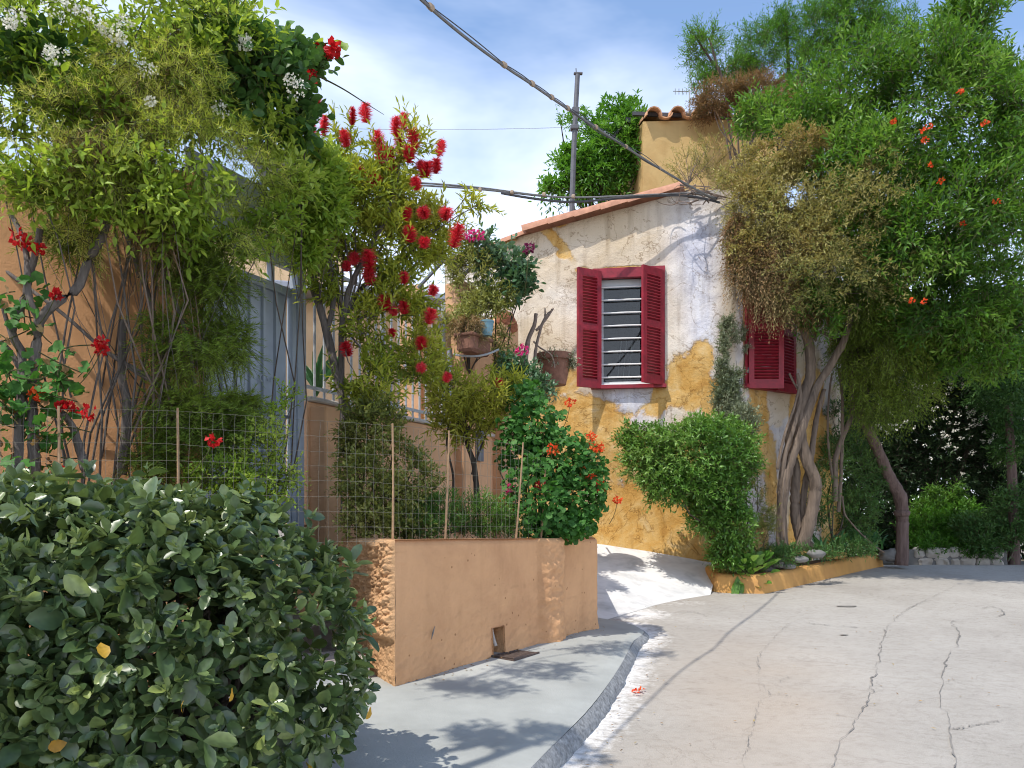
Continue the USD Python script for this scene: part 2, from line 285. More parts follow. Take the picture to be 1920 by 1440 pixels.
plain('terracotta', (.40, .20, .125), rough=.85, var=.28, scale=10, bump=.4)
plain('tile_orange', (.60, .33, .18), rough=.85, var=.25, scale=8, bump=.4)
plain('pot_clay', (.20, .095, .062), rough=.85, var=.3, scale=18, bump=.3)
plain('pot_blue', (.16, .30, .36), rough=.5, var=.2)
plain('cable_black', (.055, .055, .06), rough=.6, var=.2)
plain('cable_grey', (.15, .145, .14), rough=.7, var=.3, scale=30)
plain('clip_tan', (.36, .27, .19), rough=.7, var=.2)
plain('pole_steel', (.10, .10, .11), rough=.55, var=.3)
plain('soil', (.10, .065, .04), rough=.95, var=.4, scale=20, bump=.9)
plain('ground_earth', (.20, .17, .13), rough=.95, var=.3, scale=.8)
plain('stone_grey', (.17, .165, .155), rough=.9, var=.3, scale=7, bump=.8, bscale=24)
plain('crack_dark', (.20, .185, .165), rough=.95, var=.3)
plain('iron_rust', (.085, .06, .05), rough=.8, var=.4, scale=30)
plain('twig_dry', (.19, .14, .11), rough=.9, var=.3, scale=30)
M('glass_pane', {'t': ('transparent_bsdf', {'color': (.62, .66, .68)}), 'g': ('glossy_bsdf', {'color': (1, 1, 1), 'roughness': .02}), 'f': ('fresnel', {'IOR': 1.5}), 'm': ('mix_closure', {})},
  [('f.fac', 'm.fac'), ('t.BSDF', 'm.closure1'), ('g.BSDF', 'm.closure2')], 'm.closure')
# old house wall: ochre limewash under white and blue-white coats; the coats' outlines are vertex values broken up by noise
M('house_plaster', {
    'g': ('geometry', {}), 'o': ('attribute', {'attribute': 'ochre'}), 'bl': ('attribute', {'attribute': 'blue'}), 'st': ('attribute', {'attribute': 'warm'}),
    'n': ('noise_texture', {'scale': 3.2, 'detail': 9.0, 'roughness': .70, 'distortion': .5}), 'nf': ('noise_texture', {'scale': 26.0, 'detail': 6.0, 'roughness': .7}), 'nb': ('noise_texture', {'scale': 1.1, 'detail': 6.0, 'roughness': .6}),
    'a1': ('math', {'math_type': 'multiply_add', 'value2': 1.15}), 'a2': ('math', {'math_type': 'multiply_add', 'value2': .30}),
    'ro': ('rgb_ramp', {'ramp': [(.76, (0, 0, 0)), (.88, (.22, .22, .22)), (.925, (.72, .72, .72)), (1.0, (1, 1, 1))]}),
    'sc': ('math', {'math_type': 'multiply_add', 'value2': .94, 'value3': -.14}),
    'cw': ('rgb_ramp', {'ramp': [(.28, (.53, .43, .30)), (.44, (.67, .58, .46)), (.58, (.76, .69, .59)), (.74, (.80, .76, .70))]}),
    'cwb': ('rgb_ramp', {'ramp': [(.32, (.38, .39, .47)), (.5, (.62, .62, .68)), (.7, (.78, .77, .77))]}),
    'co': ('rgb_ramp', {'ramp': [(.26, (.40, .20, .055)), (.42, (.55, .31, .085)), (.56, (.62, .40, .15)), (.70, (.66, .50, .28))]}),
    'wb': ('mix_color', {}), 'mx': ('mix_color', {}), 'mw': ('mix_color', {'b': (.55, .43, .28)}),
    'dn': ('noise_texture', {'scale': 70.0, 'detail': 3.0}), 'dr': ('rgb_ramp', {'ramp': [(.28, (.62, .56, .50)), (.40, (1, 1, 1))]}), 'md': ('mix_color', {'blend_type': 'multiply', 'fac': .7}),
    'nc': ('noise_texture', {'scale': 1.7, 'detail': 5.0, 'roughness': .6, 'distortion': .6}), 'cs': ('math', {'math_type': 'subtract', 'value2': .5}), 'ca': ('math', {'math_type': 'absolute'}), 'crm': ('rgb_ramp', {'ramp': [(0, (.42, .36, .30)), (.006, (.8, .77, .74)), (.012, (1, 1, 1))]}), 'mc': ('mix_color', {'blend_type': 'multiply', 'fac': .8}),
    'dmp': ('mapping', {'scale': (5.0, 5.0, .45)}), 'ds': ('noise_texture', {'scale': 1.6, 'detail': 5.0, 'roughness': .6}), 'dsr': ('rgb_ramp', {'ramp': [(.30, (.70, .66, .62)), (.48, (1, 1, 1))]}), 'mds': ('mix_color', {'blend_type': 'multiply', 'fac': .75}),
    'hh': ('math', {'math_type': 'multiply_add', 'value2': -1.6}), 'b': ('bump', {'strength': .6, 'distance': .02}), 'p': ('principled_bsdf', {'roughness': .93, 'specular_ior_level': .12})},
  [('g.position', 'n.vector'), ('g.position', 'nf.vector'), ('g.position', 'nb.vector'), ('g.position', 'dn.vector'), ('n.fac', 'a1.value1'), ('o.fac', 'a1.value3'), ('nf.fac', 'a2.value1'), ('a1.value', 'a2.value3'), ('a2.value', 'sc.value1'), ('sc.value', 'ro.fac'),
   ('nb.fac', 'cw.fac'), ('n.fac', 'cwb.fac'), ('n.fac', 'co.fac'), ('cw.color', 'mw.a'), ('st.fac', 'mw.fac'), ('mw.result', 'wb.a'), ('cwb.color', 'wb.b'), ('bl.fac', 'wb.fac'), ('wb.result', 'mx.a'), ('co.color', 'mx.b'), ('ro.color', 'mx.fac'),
   ('dn.fac', 'dr.fac'), ('mx.result', 'md.a'), ('dr.color', 'md.b'), ('g.position', 'nc.vector'), ('nc.fac', 'cs.value1'), ('cs.value', 'ca.value1'), ('ca.value', 'crm.fac'), ('md.result', 'mc.a'), ('crm.color', 'mc.b'), ('g.position', 'dmp.vector'), ('dmp.vector', 'ds.vector'), ('ds.fac', 'dsr.fac'), ('mc.result', 'mds.a'), ('dsr.color', 'mds.b'), ('mds.result', 'p.base_color'), ('ro.color', 'hh.value1'), ('nf.fac', 'hh.value3'), ('hh.value', 'b.height'), ('b.normal', 'p.normal')], 'p.BSDF')
# concrete road: pale worn slab, rusty wash near the gutter, broken white paint along the kerb
M('road_concrete', {
    'g': ('geometry', {}), 'w': ('attribute', {'attribute': 'white'}), 'ru': ('attribute', {'attribute': 'rust'}), 'ag': ('attribute', {'attribute': 'aggregate'}),
    'n': ('noise_texture', {'scale': .8, 'detail': 8.0, 'roughness': .6, 'distortion': .15}), 'r': ('rgb_ramp', {'ramp': [(.28, (.325, .30, .265)), (.5, (.375, .35, .312)), (.72, (.42, .395, .355))]}),
    'mp': ('mapping', {'scale': (1.0, 1.35, 1.0), 'rotation': (0, 0, .5)}), 'n2': ('noise_texture', {'scale': 12.0, 'detail': 9.0, 'roughness': .78}), 'r2': ('rgb_ramp', {'ramp': [(.34, (.78, .77, .76)), (.5, (1, 1, 1)), (.66, (1.07, 1.07, 1.07))]}),
    'n3': ('noise_texture', {'scale': 120.0, 'detail': 4.0, 'roughness': .8}), 'r3': ('rgb_ramp', {'ramp': [(.3, (.6, .59, .58)), (.48, (1, 1, 1)), (.7, (1.15, 1.14, 1.12))]}),
    'm1': ('mix_color', {'blend_type': 'multiply', 'fac': .75, 'use_clamp': False}), 'm3': ('mix_color', {'blend_type': 'multiply', 'use_clamp': False}), 'mr': ('mix_color', {'b': (.47, .345, .235)}),
    'ml': ('math', {'math_type': 'multiply', 'value2': .38}), 'wa': ('math', {'math_type': 'multiply_add', 'value2': .9}), 'wr': ('rgb_ramp', {'ramp': [(.78, (0, 0, 0)), (.98, (1, 1, 1))]}),
    'wsc': ('math', {'math_type': 'multiply', 'value2': .8}), 'mw': ('mix_color', {'b': (.74, .72, .69)}),
    'nc': ('noise_texture', {'scale': 1.1, 'detail': 7.0, 'roughness': .62, 'distortion': .9}), 'cs': ('math', {'math_type': 'subtract', 'value2': .5}), 'ca': ('math', {'math_type': 'absolute'}), 'crm': ('rgb_ramp', {'ramp': [(0, (.50, .48, .46)), (.0035, (.82, .81, .80)), (.008, (1, 1, 1))]}), 'mcr': ('mix_color', {'blend_type': 'multiply', 'fac': .35}),
    'ba': ('math', {'math_type': 'multiply_add', 'value2': .6}), 'b': ('bump', {'strength': .55, 'distance': .012}), 'p': ('principled_bsdf', {'roughness': .9, 'specular_ior_level': .2})},
  [('g.position', 'n.vector'), ('g.position', 'mp.vector'), ('mp.vector', 'n2.vector'), ('g.position', 'n3.vector'), ('n.fac', 'r.fac'), ('n2.fac', 'r2.fac'), ('n3.fac', 'r3.fac'), ('r.color', 'm1.a'), ('r2.color', 'm1.b'),
   ('m1.result', 'm3.a'), ('r3.color', 'm3.b'), ('ag.fac', 'm3.fac'), ('ru.fac', 'ml.value1'), ('m3.result', 'mr.a'), ('ml.value', 'mr.fac'), ('n2.fac', 'wa.value1'), ('w.fac', 'wa.value3'), ('wa.value', 'wsc.value1'), ('wsc.value', 'wr.fac'),
   ('mr.result', 'mw.a'), ('wr.color', 'mw.fac'), ('g.position', 'nc.vector'), ('nc.fac', 'cs.value1'), ('cs.value', 'ca.value1'), ('ca.value', 'crm.fac'), ('mw.result', 'mcr.a'), ('crm.color', 'mcr.b'), ('mcr.result', 'p.base_color'), ('n2.fac', 'ba.value1'), ('n3.fac', 'ba.value3'), ('ba.value', 'b.height'), ('b.normal', 'p.normal')], 'p.BSDF')

# ------------------------------------------------------------------ setting: ground, road, pavement, ramp
def grid(xs, ys, zf):
    X, Y = np.meshgrid(xs, ys); v = np.stack([X, Y, zf(X, Y)], -1).reshape(-1, 3); nx = len(xs)
    i, j = np.meshgrid(np.arange(len(ys) - 1), np.arange(nx - 1), indexing='ij'); a = i * nx + j
    q = np.stack([a, a + 1, a + nx + 1, a + nx], -1).reshape(-1, 4); return v, np.vstack([q[:, [0, 1, 2]], q[:, [0, 2, 3]]])
far = np.concatenate([-np.geomspace(600, 14, 14), np.linspace(-13, 18, 40), np.geomspace(19, 600, 16)])
put(None, 'ground', grid(far, far, lambda x, y: gz(x, y) - .03), 'ground_earth', kind='structure')

KT = [PXY(*a) for a in ()]
def on_road(px, py, dz=0.0):
    """where the line of sight meets the road plane raised by dz"""
    Y = (EYE - dz) / ((py - HY) / F + .066); return np.array([(px - 960) / F * Y, Y])
kerb_px = [(1031, 1440), (1095, 1372), (1127, 1330), (1160, 1275), (1190, 1215), (1207, 1190)]
kerb = np.array([on_road(*q) for q in kerb_px]); d0 = kerb[0] - kerb[1]
kerb = np.vstack([kerb[0] + d0 / np.linalg.norm(d0) * 7 + [-.8, 0], kerb[0] + d0 / np.linalg.norm(d0) * 2.2, kerb, [kerb[-1] + [-.10, .5]]])
kerb = smooth_line(kerb, 60)
KH = np.interp(kerb[:, 1], [4, 5.5, 7.2, 8.3, 9.0], [.125, .12, .09, .02, -.02])
def road_fields(v):
    from scipy.spatial import cKDTree
    d, i = cKDTree(kerb).query(v[:, :2])
    w = np.clip(1 - d / .50, 0, 1) ** .6 * .80
    w = np.maximum(w, .75 * np.exp(-((v[:, 0] - 1.35) / .75) ** 2 - ((v[:, 1] - 8.9) / .75) ** 2))
    w = np.maximum(w, .55 * np.exp(-((v[:, 0] - 2.0) / .9) ** 2 - ((v[:, 1] - 9.6) / .5) ** 2))
    ru = np.exp(-((d - 1.0) / .65) ** 2) * np.clip(1.25 - np.abs(v[:, 1] - 5.2) / 2.6, 0, 1) * meshkit.fbm(v * 1.1, 3, 4) * 1.7
    ag = np.clip(.25 + .8 * (v[:, 0] - 1.8 + 1.2 * (meshkit.fbm(v * .8, 3, 9) - .5)), .2, .85)
    return dict(white=w, rust=np.clip(ru, 0, 1), aggregate=ag)
rv, rf = grid(np.concatenate([np.linspace(-4, 5, 130), np.linspace(5.1, 14, 50)]), np.concatenate([np.linspace(-8, 3, 30), np.linspace(3.1, 14.2, 130)]), lambda x, y: gz(x, y) + .012 * (meshkit.fbm(np.stack([x, y, 0 * x], -1) * .9, 3, 2) - .5))
ROAD = put(None, 'road', (rv, rf), 'road_concrete', smooth=True, kind='structure', attrs=road_fields(rv))
# cracks in the concrete: thin uneven seams
def crack(px, w, seed):
    r = np.random.default_rng(seed); p = smooth_line([on_road(*q) for q in px], 90); p = p + r.normal(0, .008, p.shape) + .03 * np.stack([meshkit.noise(np.stack([np.arange(90) * .5, np.full(90, s), np.zeros(90)], 1), seed) - .5 for s in (1, 2)], 1)
    t = nrm(np.gradient(p, axis=0)); n = np.stack([-t[:, 1], t[:, 0]], 1); ww = .62 * w * (.25 + 1.3 * r.random(90)) * (meshkit.noise(np.stack([np.arange(90) * .18, np.zeros(90), np.zeros(90)], 1), seed + 1) ** 1.3 + .1)
    L = np.vstack([p + n * ww[:, None], p - n * ww[:, None]]); v = np.column_stack([L, gz(L[:, 0], L[:, 1]) + .0105])
    i = np.arange(89); return v, np.vstack([np.stack([i, i + 90, i + 91], 1), np.stack([i, i + 91, i + 1], 1)])
for k, (q, w) in enumerate([([(1555, 1440), (1585, 1385), (1620, 1330), (1640, 1270), (1655, 1200), (1662, 1182)], .011), ([(1790, 1440), (1782, 1370), (1765, 1310), (1772, 1250), (1800, 1190), (1790, 1165), (1850, 1160), (1885, 1150), (1860, 1138), (1840, 1142)], .010),
                            ([(1485, 1166), (1540, 1172), (1600, 1177), (1660, 1180)], .010), ([(1390, 1440), (1405, 1390), (1415, 1340), (1440, 1300), (1480, 1270)], .004), ([(1662, 1182), (1700, 1145), (1760, 1115), (1790, 1100)], .006), ([(1200, 1130), (1245, 1150), (1290, 1148), (1330, 1160)], .008),
                            ([(1782, 1370), (1840, 1360), (1880, 1352)], .006), ([(1440, 1300), (1420, 1240), (1450, 1200), (1485, 1166)], .004)]):
    put(ROAD, 'crack', crack(q, w, k), 'crack_dark')
def patch(px, py, a, b, seed):
    c = on_road(px, py); th = np.linspace(0, 2 * np.pi, 24, endpoint=False); rr = 1 + .25 * (meshkit.noise(np.stack([np.cos(th), np.sin(th), 0 * th], 1) * 2, seed) - .5)
    xy = c + np.stack([a * np.cos(th) * rr, b * np.sin(th) * rr], 1); xy = np.vstack([c, xy]); i = np.arange(24)
    return np.column_stack([xy, gz(xy[:, 0], xy[:, 1]) + .0108]), np.stack([0 * i, i + 1, (i + 1) % 24 + 1], 1)
put(ROAD, 'dark_patch', patch(1588, 1138, .12, .045, 3), 'crack_dark'); put(ROAD, 'dark_patch', patch(1582, 1192, .045, .02, 4), 'crack_dark')

# planter plan
A, B = np.array([-.79, 5.4]), np.array([.884, 7.8]); Epl = np.array([-1.30, 6.25]); C = np.array([.92, 10.4])
AB = B - A
# pavement: painted grey, from the walls to the kerb
inner = np.array([[-6.5, -2], [-5.2, 2], [-3.5, 4.6], [-1.9, 5.6], [-1.2, 6.3], [-.2, 6.9], [.5, 8.0], [.85, 8.6]]); inner = smooth_line(inner, 60)
nu = 22; pv = []
for i in range(60):
    for j in range(nu + 1):
        u = j / nu; q = inner[i] * (1 - u) + kerb[i] * u
        edge = np.clip((u - .93) / .07, 0, 1)
        pv.append([*q, gz(*q) + KH[i] + .03 * (1 - u) * (KH[i] / .125) - .018 * edge ** 2 + .010 * (meshkit.noise(np.array([q[0] * 2, q[1] * 2, 0.])) - .5)])
    q = kerb[i]; t = nrm(kerb[min(i + 1, 59)] - kerb[max(i - 1, 0)]); o = np.array([t[1], -t[0]])
    wob = .03 * (meshkit.noise(np.array([q[0] * 6, q[1] * 6, 1.])) - .5)
pv = np.array(pv); w_ = nu + 1; ii, jj = np.meshgrid(np.arange(59), np.arange(nu), indexing='ij'); a_ = ii * w_ + jj
q_ = np.stack([a_, a_ + 1, a_ + w_ + 1, a_ + w_], -1).reshape(-1, 4)
PAVE = put(None, 'pavement', (pv, np.vstack([q_[:, [0, 1, 2]], q_[:, [0, 2, 3]]])), 'grey_paint', smooth=True, kind='structure')
# kerb face: rough concrete leaning outwards to the road
kk = smooth_line(kerb, 400); kh = np.interp(np.linspace(0, 1, 400), np.linspace(0, 1, 60), KH); t = nrm(np.gradient(kk, axis=0)); o = np.stack([t[:, 1], -t[:, 0]], 1)
rows = []
for s in np.linspace(0, 1, 7):
    bulge = .055 * s + .015 * math.sin(s * 3.1)
    xy = kk + o * (bulge + .035 * s * (1 - .3 * s) * (meshkit.fbm(np.column_stack([kk * 9, np.full(400, s * 3)]), 3, 5) - .5)[:, None] * 2)
    rows.append(np.column_stack([xy, gz(xy[:, 0], xy[:, 1]) + (kh - .018) * (1 - s) - .002 + s * (-.02)]))
kv = np.vstack(rows); ii, jj = np.meshgrid(np.arange(6), np.arange(399), indexing='ij'); a_ = ii * 400 + jj; q_ = np.stack([a_, a_ + 400, a_ + 401, a_ + 1], -1).reshape(-1, 4)
put(None, 'kerb', (kv, np.vstack([q_[:, [0, 1, 2]], q_[:, [0, 2, 3]]])), 'kerb_concrete', smooth=True, kind='structure')

# ------------------------------------------------------------------ house
SILL, HEAD = 3.55, 5.27
plan = np.array([[-1.0, 11.92], [2.95, 11.36], [3.12, 11.36], [3.26, 11.44], [5.10, 12.58], [5.35, 12.95], [5.2, 15.0]])
seg = np.linalg.norm(np.diff(plan, axis=0), axis=1); arc = np.concatenate([[0], np.cumsum(seg)])
def plan_at(s): return np.stack([np.interp(s, arc, plan[:, 0]), np.interp(s, arc, plan[:, 1])], -1)
def s_front(x): return (x + 1.0) / 3.95 * seg[0]
fd = nrm(plan[1] - plan[0]); fn = np.array([fd[1], -fd[0]])            # facade direction and outward normal
gd = nrm(plan[4] - plan[3]); gn = np.array([gd[1], -gd[0]])
W1 = (s_front(1.17), s_front(2.19)); W2 = (arc[3] + .07, arc[3] + 1.12)
def wall_top(s):
    x = plan_at(s)[..., 0]
    return np.where(s <= arc[1], np.interp(x, [-1, -.15, 0, 2.45, 2.95], [5.45, 5.72, 5.78, 6.32, 6.33]), np.interp(s, [arc[1], arc[3], arc[4], arc[-1]], [6.33, 6.3, 6.3, 6.3]))
def wall_base(s):
    return np.interp(s, [0, s_front(1.3), s_front(2.75), arc[3], arc[4], arc[-1]], [1.45, 1.30, 1.07, 1.0, 1.0, .9]) - .12
def span(a, b, step=.028): return np.linspace(a, b, max(2, int((b - a) / step) + 1))
ss = np.unique(np.round(np.concatenate([span(0, W1[0]), span(*W1, .06), span(W1[1], arc[1] - .06), span(arc[1] - .06, arc[3] + .06, .03), [W2[0]], span(*W2, .06), span(W2[1], arc[4], .05), span(arc[4], arc[-1], .15)]), 5))
def wall_mesh(ss):
    nb = (76, 30, 34); rows = []
    zb, zt = wall_base(ss), wall_top(ss)
    for k, (lo, hi, n) in enumerate(((zb, SILL + 0 * zb, nb[0]), (SILL + 0 * zb, HEAD + 0 * zb, nb[1]), (HEAD + 0 * zb, zt, nb[2]))):
        for u in np.linspace(0, 1, n + 1)[(1 if k else 0):]: rows.append(lo + (hi - lo) * u)
    Z = np.array(rows); xy = plan_at(ss); nor = np.array([nrm(plan_at(s + .15) - plan_at(s - .15)) for s in ss]); nor = np.stack([nor[:, 1], -nor[:, 0]], 1)
    V = np.concatenate([np.broadcast_to(xy[None], (len(Z), len(ss), 2)), Z[..., None]], -1)
    bump = .05 * (meshkit.fbm(V * 1.5, 3, 3) - .5) + .018 * (meshkit.fbm(V * 7, 3, 6) - .5)
    flare = .10 * np.clip((2.2 - Z) / 1.2, 0, 1) ** 2
    V[..., :2] += nor[None] * (bump + flare)[..., None]
    n = len(ss); i, j = np.meshgrid(np.arange(len(Z) - 1), np.arange(n - 1), indexing='ij'); mid = (ss[:-1] + ss[1:]) / 2; r0, r1 = nb[0], nb[0] + nb[1]
    hole = (i >= r0) & (i < r1) & (((mid > W1[0]) & (mid < W1[1])) | ((mid > W2[0]) & (mid < W2[1])))[None]
    a = (i * n + j)[~hole]; q = np.stack([a, a + 1, a + n + 1, a + n], -1)
    return V.reshape(-1, 3), np.vstack([q[:, [0, 1, 2]], q[:, [0, 2, 3]]])
hv, hf = wall_mesh(ss)
px, py = 960 + hv[:, 0] / hv[:, 1] * F, HY - (hv[:, 2] - EYE) / hv[:, 1] * F          # where old coats were seen; they are fixed to the wall's points
def g2(cx, cy, rx, ry, rotd=0):
    c, s = math.cos(math.radians(rotd)), math.sin(math.radians(rotd)); dx, dy = px - cx, py - cy
    return np.exp(-((c * dx + s * dy) / rx) ** 2 - ((-s * dx + c * dy) / ry) ** 2)
och = np.clip((py - 738) / 22, -1, 1) * .5 + .5
och = np.where(px < 1245, och, np.clip((py - 780) / 40, 0, 1))
och = och * (1 - .9 * g2(1185, 752, 36, 26)) * (1 - .7 * g2(1150, 735, 24, 14)) * (1 - .7 * g2(1215, 795, 50, 22)) * (1 - .6 * g2(1105, 935, 32, 30)) * (1 - .45 * g2(1160, 900, 18, 24)) * (1 - .4 * g2(1130, 815, 24, 16))
for q in ((1295, 715, 46, 58), (1315, 672, 26, 34), (1335, 745, 26, 40), (1270, 735, 40, 30), (1240, 745, 20, 30), (1060, 712, 30, 26), (1032, 730, 30, 18)): och = np.maximum(och, g2(*q) * 1.25)
for q in ((1038, 445, 62, 13, 50), (1055, 475, 16, 12), (1048, 418, 20, 12), (1112, 388, 16, 9), (945, 440, 26, 34), (905, 430, 26, 22), (985, 425, 18, 12), (1175, 503, 55, 6), (1092, 508, 16, 8)): och = np.maximum(och, g2(*q) * .95)
right = np.clip((px - 1372) / 14, 0, 1)
streak = meshkit.fbm(np.stack([px * .028, py * .004, 0 * px], 1), 4, 8)
och = och * (1 - right) + right * np.clip(.50 + 2.2 * (streak - .5) + .35 * np.clip((py - 820) / 120, -1, 1), 0, 1.2)
och = np.maximum(och, .5 * g2(1365, 480, 9, 110))
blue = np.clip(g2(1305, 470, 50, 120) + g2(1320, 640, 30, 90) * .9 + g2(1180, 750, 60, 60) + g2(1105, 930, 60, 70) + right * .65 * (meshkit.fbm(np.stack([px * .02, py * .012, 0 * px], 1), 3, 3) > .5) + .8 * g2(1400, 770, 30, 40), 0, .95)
warm = np.clip(.25 * (meshkit.fbm(hv * 2.3, 3, 31) > .55) + .75 * g2(1000, 420, 170, 60) + .45 * g2(1150, 400, 120, 40) + .4 * meshkit.fbm(hv * .9, 3, 12) - .05 + .25 * np.clip((py - 640) / 100, 0, 1) + .4 * g2(1360, 560, 24, 140), 0, .8)
HOUSE = thing('house', (2.0, 11.6, 1.0), 'old house with flaking white and ochre plaster and red shutters beside the road', 'house')
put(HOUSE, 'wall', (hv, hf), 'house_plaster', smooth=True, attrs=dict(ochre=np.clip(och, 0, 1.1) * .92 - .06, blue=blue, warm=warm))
put(HOUSE, 'wall', (np.array([[*plan[0], 1.3], [-.6, 15.6, 1.3], [5.2, 15.0, .8], [*plan[0], 5.44], [-.6, 15.6, 5.44], [5.2, 15.0, 6.3]]), np.array([[1, 0, 3], [1, 3, 4], [2, 1, 4], [2, 4, 5]])), 'ochre_stucco')
def loc(o, d, n, s, out, z): q = o + d * s + n * out; return np.array([q[0], q[1], z])
def build_window(par, s0, s1, o, d, n, ang):
    w = s1 - s0
    L = lambda s, out, z: loc(o, d, n, s, out, z)
    rv_ = MB()   # plastered reveal round the opening
    for a, b, c, e in ((s0, s0, SILL, HEAD), (s1, s1, SILL, HEAD)): rv_.add((np.array([L(a, .03, c), L(a, -.26, c), L(a, -.26, e), L(a, .03, e)]), np.array([[0, 1, 2, 3]])))
    for z in (SILL, HEAD): rv_.add((np.array([L(s0, .03, z), L(s1, .03, z), L(s1, -.26, z), L(s0, -.26, z)]), np.array([[0, 1, 2, 3]])))
    put(par, 'window_reveal', rv_.get(False), 'ochre_stucco')
    win = MB(); fw = .085
    for a, b in ((s0, s0 + fw), (s1 - fw, s1)): win.add(bar(L((a + b) / 2, .012, SILL), L((a + b) / 2, .012, HEAD), fw, .09, up=(n[0], n[1], 0)))
    win.add(bar(L(s0 + fw, .010, HEAD - .07), L(s1 - fw, .010, HEAD - .07), .09, .14)); win.add(bar(L(s0 - .02, .03, SILL + .005), L(s1 + .02, .03, SILL + .005), .13, .05))
    W = put(par, 'window', win.get(False), 'shutter_red')
    inn = MB(); i0, i1, zb, zt = s0 + fw, s1 - fw, SILL + .03, HEAD - .14
    for a in (i0 + .035, i1 - .035): inn.add(bar(L(a, -.09, zb), L(a, -.09, zt), .07, .05, up=(n[0], n[1], 0)))
    inn.add(bar(L(i0 + .07, -.09, zt - .045), L(i1 - .07, -.09, zt - .045), .05, .09)); inn.add(bar(L(i0 + .07, -.09, zb + .035), L(i1 - .07, -.09, zb + .035), .05, .07))
    put(W, 'frame', inn.get(False), 'frame_grey')
    put(W, 'sill', box(L((i0 + i1) / 2, -.02, zb + .012), (i1 - i0, .12, .03), ang, .006), 'white_gloss')
    put(W, 'pane', bar(L(i0 + .07, -.105, (zb + zt) / 2), L(i1 - .07, -.105, (zb + zt) / 2), .006, zt - zb - .17), 'glass_pane')
    for k in range(8):
        z = zb + .13 + (zt - zb - .24) * k / 7.0
        put(W, 'bar', tube([L(i0, -.045, z), L(i1, -.045, z)], .011, 6, 2), 'white_gloss')
    return W
def room(par, s0, s1, o, d, n):
    L = lambda s, out, z: loc(o, d, n, s, out, z); a, b = s0 - .15, s1 + .3; z0, z1 = SILL - .9, HEAD + .3
    c = np.array([L(s, u, z) for u in (-.27, -2.4) for s, z in ((a, z0), (b, z0), (b, z1), (a, z1))])
    put(par, 'room', (c, np.array([[4, 5, 6], [4, 6, 7], [0, 4, 7], [0, 7, 3], [1, 2, 6], [1, 6, 5], [0, 1, 5], [0, 5, 4], [3, 7, 6], [3, 6, 2]])), 'dark_room')
def leaf_shutter(par, hinge, dirv, w, z0, z1, tilt=1, mat='shutter_red'):
    """louvred leaf: stiles, rails and slats, hinged at hinge and reaching along dirv"""
    dv = np.array([*nrm(dirv), 0.0]); nv = np.array([dv[1], -dv[0], 0]); h = np.array([*hinge, 0.0]); th = .042; st = .075
    fr = MB()
    for a in (st / 2, w - st / 2): fr.add(bar(h + dv * a + [0, 0, z0], h + dv * a + [0, 0, z1], st, th, up=nv))
    H = z1 - z0; rails = ((z0, .13), (z0 + H * .49, .09), (z1 - .10, .10))
    for z, hh in rails: fr.add(bar(h + dv * st + [0, 0, z + hh / 2], h + dv * (w - st) + [0, 0, z + hh / 2], th * .92, hh))
    sh = put(par, 'shutter', fr.get(False), mat)
    put(sh, 'hinge', tube([h - nv * .01 + [0, 0, z0 + .22], h - nv * .01 + [0, 0, z0 + .30]], .012, 6, 2), 'gate_dark')
    for lo, hi in ((z0 + .13, z0 + H * .49), (z0 + H * .49 + .09, z1 - .10)):
        m = int((hi - lo) / .042)
        for k in range(m):
            z = lo + (hi - lo) * (k + .5) / m
            put(sh, 'slat', bar(h + dv * st + [0, 0, z], h + dv * (w - st) + [0, 0, z], .060, .009, up=nrm(np.array([0, 0, 1.0]) + nv * .40 * tilt)), mat)
o1 = plan[0]; a1 = math.atan2(fd[1], fd[0])
build_window(HOUSE, *W1, o1, fd, fn, a1); room(HOUSE, *W1, o1, fd, fn)
cu = MB()
for s, z in ((.36, 4.05), (.44, 4.05), (.52, 4.03)): cu.add(bar(loc(o1, fd, fn, W1[0] + s, -.5, z - .25), loc(o1, fd, fn, W1[0] + s + .05, -.5, z + .28), .05, .01))
put(HOUSE, 'curtain', cu.get(False), 'curtain')
hl = loc(o1, fd, fn, W1[0] + .12, .07, 0)[:2]; leaf_shutter(HOUSE, hl, -fd * .80 + fn * .60, .40, SILL - .02, HEAD - .05, 1)
hr = loc(o1, fd, fn, W1[1] - .03, .06, 0)[:2]; leaf_shutter(HOUSE, hr, -fd * .70 + fn * .71, .42, SILL + .01, HEAD - .07, 1)
o2 = plan[3] - gd * arc[3]; a2 = math.atan2(gd[1], gd[0])
W_2 = build_window(HOUSE, *W2, o2, gd, gn, a2); room(HOUSE, *W2, o2, gd, gn)
h2 = loc(o2, gd, gn, W2[1] - .02, .07, 0)[:2]; leaf_shutter(HOUSE, h2, -gd * .985 + gn * .17, .52, SILL - .03, HEAD - .03, 1)
h3 = loc(o2, gd, gn, W2[0] + .03, .07, 0)[:2]; leaf_shutter(HOUSE, h3, gd * .85 + gn * .52, .50, SILL - .03, HEAD - .03, -1)
